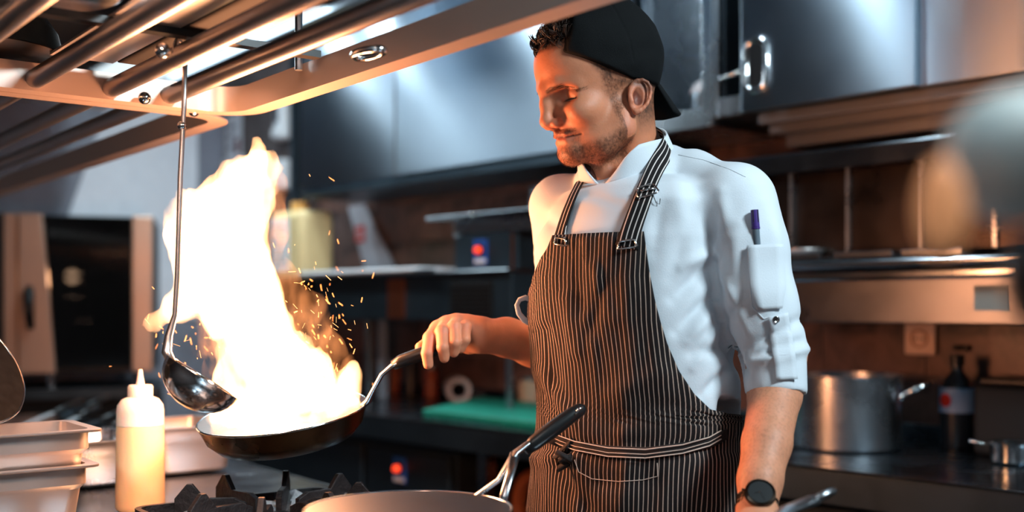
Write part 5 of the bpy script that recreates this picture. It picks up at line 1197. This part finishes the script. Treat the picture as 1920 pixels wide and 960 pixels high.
for j in range(nv):
    mb.f.append((j, m_+j, m_+j+1, j+1)); a = nu*(nv+1)+j; mb.f.append((a, a+1, m_+a+1, m_+a))
obj('brim', mb, M['cap'], cap, smooth=True, world=True)
obj('button', MB().ball(HM @ Vector((-0.006, 0, 0.150)), 0.007, sc=(1, 1, 0.5)), M['cap'], cap, smooth=True, world=True)

# ---- jacket
rows = [(332, 1190, 50), (342, 1195, 95), (356, 1197, 132), (385, 1195, 158), (450, 1182, 172), (520, 1177, 172), (600, 1180, 178), (680, 1190, 181), (740, 1197, 179), (800, 1197, 178), (870, 1196, 187), (960, 1194, 196), (1060, 1194, 198)]
rows = rows[::-1]
tz = [zrow(r[0]) for r in rows]; tcx = [(r[1]-960)/F*TYD for r in rows]; tb = [0.112]*3+[0.108]*5+[0.112, 0.104, 0.085, 0.070, 0.055]
thw = [r[2]/F*TYD for r in rows]; ta = [max(0.035, math.sqrt(max(1e-4, h*h-(b_*math.sin(PHI))**2))/math.cos(PHI))*0.985 for h, b_ in zip(thw, tb)]
def torso(s): s.loft(tz, tcx, [TYD]*len(tz), ta, tb, PHI, 0.0, 2.25)
FOLD = [(1346, 400, 1334, 470, 6, -1.5), (1334, 470, 1345, 560, 6, -4), (1345, 560, 1362, 640, 7, -5), (1362, 640, 1395, 700, 9, -7),
        (1335, 495, 1262, 560, 12, -6), (1340, 470, 1280, 500, 11, 5), (1345, 545, 1268, 622, 11, -6), (1330, 590, 1290, 640, 11, 5), (1362, 650, 1300, 662, 12, -5), (1370, 690, 1318, 740, 10, -6), (1348, 610, 1300, 690, 9, 4), (1385, 740, 1345, 775, 8, -2),
        (1500, 600, 1405, 652, 10, -6), (1512, 655, 1400, 680, 9, 6), (1500, 640, 1420, 668, 8, -5), (1395, 560, 1362, 600, 10, -5), (1380, 420, 1372, 540, 16, 4), (1352, 360, 1362, 440, 14, 4), (1440, 380, 1462, 470, 14, 3), (1350, 500, 1400, 620, 10, 4),
        (1010, 400, 1050, 430, 12, -3), (1000, 470, 1030, 500, 10, -4), (1240, 380, 1225, 470, 14, -3), (1265, 330, 1290, 460, 18, 3), (1300, 400, 1258, 520, 14, -3), (1105, 370, 1160, 380, 10, -2)]
def cloth(V, Q, folds=True):
    V = relax(V, Q, 2, 0.5)
    N_ = np.zeros_like(V); e1 = V[Q[:, 1]]-V[Q[:, 0]]; e2 = V[Q[:, 3]]-V[Q[:, 0]]; qn = np.cross(e1, e2)
    for k in range(4): np.add.at(N_, Q[:, k], qn)
    N_ /= np.linalg.norm(N_, axis=1)[:, None]+1e-12
    d = 0.0030*fbm(V*np.array([1.0, 1, 0.55]), 13, 8, 2)
    if folds:
        px, py = px_of(V); front = N_[:, 1] < 0.25
        for x0, y0, x1, y1, w_, a_ in FOLD:
            t = np.clip(((px-x0)*(x1-x0)+(py-y0)*(y1-y0))/((x1-x0)**2+(y1-y0)**2), 0, 1); dd = np.hypot(px-x0-t*(x1-x0), py-y0-t*(y1-y0))
            d += a_*0.0014*np.exp(-(dd/w_)**2)*front*(0.35+0.65*np.sin(math.pi*np.clip(t, 0.1, 0.95)))
    return V+N_*d[:, None]
s = SDF((-0.02, 1.48, 0.86), (0.42, 1.88, 1.50), 0.0055); torso(s); V, Q = s.nets(); torV, torQ = cloth(V, Q), Q
tor_bvh = BVHTree.FromPolygons([tuple(v) for v in torV], [tuple(int(i) for i in q) for q in torQ])
s = SDF((-0.06, 1.40, 0.86), (0.50, 2.06, 1.52), 0.0042); torso(s)
s.chain([T(1225, 322, 1.71), T(1295, 339, 1.67), T(1375, 376, 1.605)], [0.022, 0.041, 0.055], 0.025)
s.chain([T(1150, 352, 1.73), T(1105, 368, 1.755), T(1055, 390, 1.78)], [0.022, 0.034, 0.050], 0.02)
cc = W(1180, 298, 1.695); ct = math.radians(26); cup = (Vector((0, 0, 1))*math.cos(ct)+FWD*math.sin(ct)); cfw = (FWD*math.cos(ct)-Vector((0, 0, 1))*math.sin(ct))
s.chain([tuple(cc+cfw*((0.066+0.020*max(0, math.cos(a_))**2)*math.cos(a_))+LFT*(0.064*math.sin(a_))+cup*(-0.022+0.010*max(0, math.cos(a_)))) for a_ in [math.radians(50+260*i/24) for i in range(25)]], [0.013]*25, 0.022)
s.chain([T(1380, 378, 1.60), T(1405, 470, 1.585), T(1424, 570, 1.57), T(1446, 650, 1.56)], [0.058, 0.0555, 0.0535, 0.0500], 0.012)
s.chain([T(1451, 688, 1.552), T(1454, 730, 1.545)], [0.0460, 0.0445], 0.006)
s.chain([T(1052, 388, 1.78), T(1062, 480, 1.82), T(1078, 590, 1.88), T(1085, 640, 1.91)], [0.052, 0.052, 0.050, 0.052], 0.012)
s.cut(T(1460, 742, 1.545), (-0.02, -0.25, -1), 0.003, lo=(0.30, 1.40, 1.0), hi=(0.50, 1.62, 1.2))
s.cap(T(1452, 712, 1.55), T(1453, 800, 1.54), 0.0360, 0.0370, 0.002, sub=True)
s.cap(tuple(HI.inverted() @ Vector((-0.02, 0, -0.09))), T(1172, 325, 1.70), 0.054, 0.046, 0.006, sub=True)
s.cap(T(1138, 300, 1.66), T(1143, 337, 1.572), 0.020, 0.0075, 0.003, sub=True)
V, Q = s.nets(); V = cloth(V, Q)
jacket = obj('jacket', np_mesh('jacket', V-CO, Q, M['shirt']), None, chef, label='white chef jacket with rolled sleeves')
jb = BVHTree.FromPolygons([tuple(v) for v in V], [tuple(int(i) for i in q) for q in Q])
CAMP = Vector((0, 0, CZ))
def hit(bvh, px, py):
    best = (None, None, None, 1e9)
    for b in (bvh if isinstance(bvh, list) else [bvh]):
        h = b.ray_cast(CAMP, (W(px, py, 1.0)-CAMP).normalized(), 5.0)
        if h[0] is not None and h[3] < best[3]: best = h
    return best[0], best[1]
def strip(name, pts, width, bvh, off, mtl, parent, label=None, thick=0.0012, sub=6, extra=None, pre=None, cam_off=0.0, smooth_n=2):
    """cloth band laid on a surface along a drawn line"""
    P = []; Nn = []
    for i in range(len(pts)-1):
        for k in range(sub):
            t = k/sub; P.append((pts[i][0]*(1-t)+pts[i+1][0]*t, pts[i][1]*(1-t)+pts[i+1][1]*t))
    P.append(pts[-1]); pos = []
    for x_, y_ in P:
        h, n = hit(bvh, x_, y_)
        if h is not None: 
            n = n if n.dot(CAMP-h) > 0 else -n
            pos.append(h+n*off+(CAMP-h).normalized()*cam_off); Nn.append(n)
    if extra: pos += [Vector(e[0]) for e in extra]; Nn += [Vector(e[1]) for e in extra]
    if pre: pos = [Vector(e[0]) for e in pre]+pos; Nn = [Vector(e[1]) for e in pre]+Nn
    for _ in range(smooth_n): pos = [pos[0]]+[(pos[i-1]+pos[i]*2+pos[i+1])/4 for i in range(1, len(pos)-1)]+[pos[-1]]
    for _ in range(smooth_n): Nn = [Nn[0]]+[(Nn[i-1]+Nn[i]*2+Nn[i+1]).normalized() for i in range(1, len(Nn)-1)]+[Nn[-1]]
    W_ = width if hasattr(width, '__len__') else [width]*len(pos)
    if len(W_) != len(pos): W_ = np.interp(np.linspace(0, 1, len(pos)), np.linspace(0, 1, len(W_)), W_)
    mb = MB(); uv = []; m = 5; L_ = 0
    for i, p in enumerate(pos):
        t = (pos[min(i+1, len(pos)-1)]-pos[max(i-1, 0)]).normalized(); sd_ = Nn[i].cross(t).normalized(); L_ += (pos[i]-pos[i-1]).length if i else 0
        for j in range(m): q = (j/(m-1)-0.5)*W_[i]; mb.v.append(p+sd_*q); uv.append((q, L_))
    for i in range(len(pos)-1):
        for j in range(m-1): mb.f.append((i*m+j, i*m+j+1, (i+1)*m+j+1, (i+1)*m+j))
    me = bpy.data.meshes.new(name); inv = chef.matrix_basis.inverted(); me.from_pydata([tuple(inv @ v) for v in mb.v], [], mb.f); me.materials.append(mtl)
    ul = me.uv_layers.new(name='UVMap')
    for l in me.loops: ul.data[l.index].uv = uv[l.vertex_index]
    me.polygons.foreach_set('use_smooth', [True]*len(me.polygons))
    o = bpy.data.objects.new(name, me); COL.objects.link(o); o.parent = parent
    sd2 = o.modifiers.new('thick', 'SOLIDIFY'); sd2.thickness = thick; sd2.offset = 1.0 if False else 0.0
    if label: o['label'] = label
    return o, pos
# collar: a standing band round the neck, open in front
cc = W(1180, 298, 1.695); ct = math.radians(26); cup = (Vector((0, 0, 1))*math.cos(ct)+FWD*math.sin(ct)); cfw = (FWD*math.cos(ct)-Vector((0, 0, 1))*math.sin(ct))
cbv = []
def collar(a0, a1, name):
    V = []; Q = []; n = 40; m = 8
    for i in range(n+1):
        a = math.radians(a0+(a1-a0)*i/n); e = min(abs(i), abs(n-i))/n
        for j in range(m+1):
            v = j/m; rr = 0.0735-0.009*v+0.001*math.sin(a*5); fr_ = max(0.0, math.cos(a)); hgt = 0.041*min(1.0, 0.45+0.55*min(1.0, max(0.0, abs(a)-math.radians(3))/0.55)**0.6); rr += 0.021*fr_*fr_
            fe = (1-i/n)**4 if abs(a0) < abs(a1) else (i/n)**4; b_ = a+(math.copysign(math.radians(20)*v*fe, a) if fe > 0 else 0)
            V.append(tuple(cc+cfw*(rr*1.02*math.cos(b_))+LFT*(rr*0.98*math.sin(b_))+cup*(-0.014+0.010*fr_+(hgt+0.004*fr_)*v)))
    for i in range(n):
        for j in range(m): Q.append((i*(m+1)+j, i*(m+1)+j+1, (i+1)*(m+1)+j+1, (i+1)*(m+1)+j))
    o = obj(name, np_mesh(name, np.array(V)-CO, np.array(Q), M['shirt']), None, jacket); cbv.append(BVHTree.FromPolygons(V, Q))
    sd_ = o.modifiers.new('thick', 'SOLIDIFY'); sd_.thickness = 0.003; sd_.offset = 0
    return o
collar(4, 181, 'collar'); collar(-179, -4, 'collar')
# seams, pocket, tab, buttons
def seam(pts, r=0.0009, bvh=jb, parent=jacket, m='shirt', off=0.0005, name='seam'):
    P = []
    for i in range(len(pts)-1):
        for k in range(5):
            t = k/5; h, n = hit(bvh, pts[i][0]*(1-t)+pts[i+1][0]*t, pts[i][1]*(1-t)+pts[i+1][1]*t)
            if h is not None: P.append(h+(CAMP-h).normalized()*off)
    if len(P) > 2: return obj(name, MB().tube(P, r, 6), M[m], parent, smooth=True, world=True)
seam([(1272, 290), (1320, 300), (1370, 318), (1405, 335)], 0.0005) 
seam([(1402, 462), (1405, 520), (1410, 575), (1432, 598), (1450, 592)], 0.0008)
pocket, _ = strip('sleeve_pocket', [(1434, 459), (1437, 500), (1440, 540), (1443, 580)], [0.052, 0.052, 0.050, 0.034], jb, 0.0022, M['shirt'], jacket, thick=0.0015)
tab, _ = strip('sleeve_tab', [(1457, 590), (1464, 630), (1470, 670), (1474, 712)], [0.030, 0.030, 0.031, 0.031], jb, 0.0030, M['shirt'], jacket, thick=0.0015)
h, n = hit(jb, 1453, 599)
q = Matrix.Translation(h+n*0.004) @ n.to_track_quat('Z', 'Y').to_matrix().to_4x4()
obj('button', MB().lathe([(0, 0.0012), (0.0035, 0.0012), (0.0042, 0.002), (0.005, 0.0016), (0.005, 0)], 20, q), M['chrome'], jacket, smooth=True, world=True)
for px, py in ((1478, 744),):
    pass
# small loop of the far sleeve cuff
lp = [W(998, 562, 1.70), W(985, 558, 1.70), W(974, 562, 1.70), W(969, 572, 1.70), W(973, 588, 1.70), W(983, 600, 1.705), W(996, 606, 1.71), W(1012, 604, 1.72)]
obj('sleeve_tab', MB().tube(lp, [0.0045, 0.0045, 0.004, 0.004, 0.0045, 0.005, 0.006, 0.006], 10, flat=0.45, up=(0, 1, 0)), M['shirt'], jacket, smooth=True, world=True, label='white loop of the far rolled sleeve')
# pen in the sleeve pocket
h0, n0 = hit(jb, 1421, 470); h1, n1_ = hit(jb, 1412, 396); h0 = h0-n0*0.003; h1 = h1+n1_*0.005+Vector((0, -0.003, 0)); dv = (h0-h1)
pen = thing('pen', 'grey pen with purple cap standing in the sleeve pocket', 'pen', tuple(h1))
M['pen_purple'] = mat('pen_purple', rgb(64, 42, 120), 0.35); M['pen_grey'] = mat('pen_grey', rgb(95, 110, 122), 0.3)
obj('cap', MB().tube([h1, h1+dv*0.42], [0.0056, 0.0058], 14), M['pen_purple'], pen, world=True, auto=40)
for i in (-1, 0, 1): obj('ridge', MB().tube([h1+Vector((i*0.0032, -0.0048, 0)), h1+dv*0.3+Vector((i*0.0032, -0.0048, 0))], 0.0007, 6), M['black'], pen, world=True)
obj('band', MB().tube([h1+dv*0.425, h1+dv*0.47], [0.0061, 0.0061], 14), M['pen_purple'], pen, world=True, auto=40)
obj('barrel', MB().tube([h1+dv*0.475, h1+dv*1.0], [0.0052, 0.005], 14), M['pen_grey'], pen, world=True, auto=40)

# ---- apron
EDGE_R = [(435, 1206), (470, 1210), (520, 1216), (560, 1224), (600, 1234), (640, 1246), (690, 1268), (735, 1296), (765, 1330), (785, 1368)]
EDGE_L = [(435, 1044), (470, 1030), (520, 1009), (560, 999), (585, 993)]
def tor_pt(th, z):
    d = FWD*math.cos(th)+LFT*math.sin(th); cx = np.interp(z, tz, tcx); o = Vector((cx, TYD, z))
    if z < 0.90:
        z2 = 0.90; 
        h = tor_bvh.ray_cast(Vector((np.interp(z2, tz, tcx), TYD, z2))+d*0.5, -d, 0.5); p = h[0] if h[0] is not None else o+d*0.13
        return Vector((p.x, p.y, z))+d*(0.90-z)*0.10
    h = tor_bvh.ray_cast(o+d*0.5, -d, 0.5); return h[0] if h[0] is not None else o+d*0.1
def pxp(p): return 960+p.x/p.y*F, HZ-(p.z-CZ)/p.y*F
ths = np.radians(np.arange(-150, 151, 2.0))
NR, NC = 110, 90; AV = np.zeros((NR, NC, 3)); AU = np.zeros((NR, NC, 2))
ztop = CZ+(HZ-437)/F*1.585; zbot = 0.50
for i in range(NR):
    z = ztop+(zbot-ztop)*(i/(NR-1))**1.0; pr = [pxp(tor_pt(t, z)) for t in ths]; pxs = np.array([p[0] for p in pr]); c = len(ths)//2
    py = np.interp(0, [0], [pxp(tor_pt(0.0, z))[1]])
    il = int(np.argmin(pxs[:c+20])); ir = c-20+int(np.argmax(pxs[c-20:]))
    tl_s, tr_s = ths[il]-math.radians(26), ths[ir]+math.radians(22)
    seg = slice(il, ir+1)
    tr = tr_s if py > 786 else float(np.interp(np.interp(py, [e[0] for e in EDGE_R], [e[1] for e in EDGE_R]), pxs[seg], ths[seg]))
    if py > 765 and py <= 800: tr = min(tr_s, tr+(tr_s-tr)*sm(765, 800, py))
    ex = np.interp(py, [e[0] for e in EDGE_L], [e[1] for e in EDGE_L]); 
    tl = float(np.interp(ex, pxs[seg], ths[seg])); 
    if py > 560: tl = tl+(tl_s-tl)*min(1, (py-560)/70)
    arc = 0; row = []
    for j in range(NC):
        th = tl+(tr-tl)*j/(NC-1); p = tor_pt(th, z); d = FWD*math.cos(th)+LFT*math.sin(th)
        row.append((p, d, th))
    # cloth stays taut: arc length from the middle is the stripe coordinate
    ds = [0]+[math.hypot(row[j][0].x-row[j-1][0].x, row[j][0].y-row[j-1][0].y) for j in range(1, NC)]; cs = np.cumsum(ds)
    c0 = float(np.interp(0.0, [r[2] for r in row], cs))
    for j in range(NC):
        p, d, th = row[j]; AV[i, j] = p+d*0.007; AU[i, j] = (cs[j]-c0, z)
flat = AV.reshape(-1, 3); px, py = px_of(flat)
dsp = 0.0035*fbm(flat*np.array([1, 1, 0.5]), 16, 21, 2)+0.002*fbm(flat*np.array([2.2, 2.2, 0.35]), 30, 5, 2)
for x0, y0, x1, y1, w_, a_ in [(1130, 540, 1110, 620, 12, -4), (1080, 470, 1095, 580, 9, -3), (1110, 500, 1150, 600, 12, 3), (1020, 620, 1045, 720, 12, -5), (1060, 560, 1080, 660, 13, 4), (1010, 690, 1080, 790, 12, 4), (1150, 740, 1240, 700, 16, 4), (1160, 790, 1260, 760, 14, -4), (1050, 870, 1100, 950, 14, -5), (1080, 860, 1080, 960, 12, 4), (1000, 860, 1080, 850, 12, 5), (1120, 905, 1230, 900, 14, -3), (1300, 860, 1330, 950, 18, 3), (1180, 860, 1160, 950, 16, 3)]:
    t = np.clip(((px-x0)*(x1-x0)+(py-y0)*(y1-y0))/((x1-x0)**2+(y1-y0)**2), 0, 1); dd = np.hypot(px-x0-t*(x1-x0), py-y0-t*(y1-y0)); dsp += a_*0.001*np.exp(-(dd/w_)**2)
zc = flat[:, 2]; wz = CZ+(HZ-836)/F*1.57
dsp -= 0.006*np.exp(-((py-838)/14)**2)
cen = np.stack([np.interp(zc, tz, tcx), np.full(len(zc), TYD), zc], 1); rd = flat-cen; rd[:, 2] = 0; rd /= np.linalg.norm(rd, axis=1)[:, None]
flat2 = flat+rd*np.maximum(dsp, -0.0045)[:, None]
Qa = np.array([(i*NC+j, (i+1)*NC+j, (i+1)*NC+j+1, i*NC+j+1) for i in range(NR-1) for j in range(NC-1)])
ame = np_mesh('apron', flat2-CO, Qa, M['apron']); ul = ame.uv_layers.new(name='UVMap')
uvf = AU.reshape(-1, 2); li = np.zeros(len(ame.loops), np.int32); ame.loops.foreach_get('vertex_index', li); ul.data.foreach_set('uv', uvf[li].astype(np.float32).ravel())
apron = obj('apron', ame, None, chef, label='black apron with thin pale pinstripes'); sd_ = apron.modifiers.new('thick', 'SOLIDIFY'); sd_.thickness = 0.0018; sd_.offset = 0
ab = BVHTree.FromPolygons([tuple(v) for v in flat2], [tuple(int(i) for i in q) for q in Qa])
M['piping'] = mat('apron_piping', rgb(205, 182, 168), 0.8); M['apron_plain'] = mat('apron_hem', rgb(30, 24, 24), 0.85)
tiepts = [(1022, 812), (1050, 826), (1078, 836), (1140, 848), (1210, 851), (1280, 842), (1330, 828), (1358, 812)]
strip('waist_tie', tiepts, 0.016, ab, 0.0050, M['apron_plain'], apron)
for dy in (-8, 8):
    seam([(x_, y_+dy) for x_, y_ in tiepts], 0.0009, ab, apron, 'piping', 0.0085, 'piping')
seam([(x_, y_+1) for x_, y_ in tiepts], 0.0006, ab, apron, 'piping', 0.0085, 'piping')
seam([(1077, 862), (1085, 885), (1110, 898), (1160, 903), (1205, 900), (1233, 893), (1232, 862)], 0.0006, ab, apron, 'piping', 0.0015, 'pocket_seam')
mb = MB(); fr = random.Random(2)
for i in range(5):
    c = hit(ab, 1040+fr.uniform(-12, 26), 838+fr.uniform(-14, 22))[0] or W(1045, 840, 1.6)
    c = c+Vector((0, -0.006, 0)); pts = [c+Vector((fr.uniform(-0.02, 0.02), fr.uniform(-0.004, 0.002), fr.uniform(-0.015, 0.015))) for _ in range(4)]
    mb.tube(pts, [0.004, 0.006, 0.006, 0.004], 8)
obj('tie_knot', mb, M['apron_plain'], apron, smooth=True, world=True)
# straps with rings and buckle
up_r = [(W(1258, 262, 1.652), Vector((0.7, -0.6, 0.4))), (W(1263, 252, 1.685), Vector((0.85, -0.2, 0.5))), (W(1260, 248, 1.72), Vector((0.8, 0.3, 0.5))), (W(1245, 247, 1.755), Vector((0.4, 0.8, 0.4))), (W(1215, 247, 1.77), Vector((0, 1, 0.4)))]
strip('neck_strap', [(1176, 464), (1183, 436), (1194, 405), (1210, 362), (1228, 318), (1241, 292), (1249, 272)], [0.034, 0.030, 0.028, 0.027, 0.027, 0.029, 0.032], [jb]+cbv, 0.0040, M['strap'], apron, extra=up_r, cam_off=0.005, smooth_n=14)
strip('neck_strap', [(1049, 458), (1055, 435), (1066, 400), (1078, 370), (1088, 350), (1092, 341)], [0.026, 0.022, 0.019, 0.018, 0.017, 0.016], jb, 0.0045, M['strap'], apron)
def dring(cx, cy, w_, hgt, off, name='ring', tilt=0.0, r=0.0017, bvh=ab, m='chrome'):
    h, n = hit(bvh, cx, cy); n = n if n.dot(CAMP-h) > 0 else -n; c = h+(CAMP-h).normalized()*off; X = Vector((1, 0, 0)); X = (X-n*X.dot(n)).normalized(); Z = n.cross(X)*-1
    X2 = X*math.cos(tilt)+Z*math.sin(tilt); Z2 = -X*math.sin(tilt)+Z*math.cos(tilt)
    P = [c+X2*w_*a+Z2*hgt*b_ for a, b_ in ((-1, 0.7), (-0.8, -0.8), (-0.5, -1), (0.5, -1), (0.8, -0.8), (1, 0.7), (0.7, 1), (-0.7, 1))]
    return obj(name, MB().tube(P, r, 8, closed=True), M[m], apron, smooth=True, world=True)
dring(1051, 453, 0.0115, 0.0050, 0.004, tilt=0.25); dring(1176, 458, 0.0140, 0.0055, 0.004, tilt=-0.15)
dring(1213, 357, 0.0155, 0.0100, 0.011, 'buckle', -0.2, 0.0013, jb); 
h, n = hit(jb, 1212, 357); obj('buckle_bar', MB().tube([hit(jb, 1199, 360)[0]+Vector((0, -0.012, 0)), hit(jb, 1228, 354)[0]+Vector((0, -0.012, 0))], 0.0015, 8), M['chrome'], apron, smooth=True, world=True)
h = hit(jb, 1228, 378)[0]
obj('loose_thread', MB().tube([h+Vector((-0.003, -0.004, 0.008)), h+Vector((0.001, -0.004, -0.002)), h+Vector((0.006, -0.004, -0.004)), h+Vector((0.007, -0.004, 0.004))], 0.0006, 5), M['black'], apron, world=True)
# ---- trousers and shoes
s = SDF((-0.05, 1.40, 0.04), (0.48, 2.0, 1.0), 0.009)
s.loft([0.84, 0.92, 0.98], [0.193]*3, [1.68]*3, [0.150, 0.150, 0.148], [0.10, 0.10, 0.10], PHI, 0.02)
for sg in (1, -1):
    hp_ = Vector((0.195, 1.68, 0.88))+LFT*0.085*sg; kn = Vector((0.20, 1.66, 0.50))+LFT*0.10*sg; an = Vector((0.21, 1.70, 0.09))+LFT*0.11*sg
    s.chain([tuple(hp_), tuple(kn), tuple(an)], [0.088, 0.068, 0.056], 0.02)
V, Q = s.nets(); obj('trousers', np_mesh('trousers', V-CO, Q, M['black_matte']), None, chef)
for sg in (1, -1):
    an = Vector((0.21, 1.70, 0.055))+LFT*0.11*sg; s = SDF(tuple(an+Vector((-0.25, -0.3, -0.06))), tuple(an+Vector((0.25, 0.2, 0.1))), 0.006)
    s.chain([tuple(an-FWD*0.05), tuple(an+FWD*0.09), tuple(an+FWD*0.17+Vector((0, 0, -0.012)))], [0.048, 0.046, 0.036], 0.01); s.cut((0, 0, 0.003), (0, 0, -1), 0.0)
    V, Q = s.nets(); obj('shoe', np_mesh('shoe', V-CO, Q, M['black']), None, chef)
# ---- wrist watch
wc = W(1419, 949, 1.419); wa = (W(1419, 949, 1.419)-W(1436, 830, 1.48)).normalized()
wt = thing('wrist_watch', 'dark metal wrist watch on the near wrist', 'watch', tuple(wc))
qm = Matrix.Translation(wc) @ wa.to_track_quat('Z', 'Y').to_matrix().to_4x4()
M['watch_metal'] = mat('dark_watch_steel', rgb(70, 58, 50), 0.25, 1.0)
for i in range(24):
    a = 2*math.pi*i/24; 
    for kk in (-1, 0, 1):
        mm = qm @ Matrix.Rotation(a, 4, 'Z') @ Matrix.Translation((0.0262, 0, kk*0.0058))
        obj('link', MB().box(-0.0016, 0.0016, -0.0030, 0.0030, -0.0026, 0.0026, mm), M['watch_metal'], wt, world=True, bevel=0.0006)
dd = (CAMP-wc).normalized()+Vector((0.15, 0, 0.55)); dd = (dd-wa*dd.dot(wa)).normalized(); Xw = wa.cross(dd)
cm = Matrix((Xw, wa, dd)).transposed().to_4x4(); cm = Matrix.Translation(wc+dd*0.0275) @ cm
obj('case', MB().lathe([(0, 0), (0.019, 0), (0.020, 0.003), (0.0195, 0.008), (0.0165, 0.0095), (0.016, 0.0085), (0, 0.0085)], 40, cm), M['watch_metal'], wt, world=True, auto=40)
obj('dial', MB().lathe([(0, 0.0089), (0.0155, 0.0089), (0.0155, 0.0086)], 32, cm), M['black'], wt, world=True)
for a_, L_ in ((0.5, 0.009), (2.2, 0.012)): obj('hand', MB().tube([cm @ Vector((0, 0, 0.0093)), cm @ Vector((L_*math.cos(a_), L_*math.sin(a_), 0.0093))], 0.0005, 5), M['chrome'], wt, world=True)
obj('crown', MB().tube([cm @ Vector((0.020, 0, 0.005)), cm @ Vector((0.0235, 0, 0.005))], 0.002, 8), M['watch_metal'], wt, world=True)
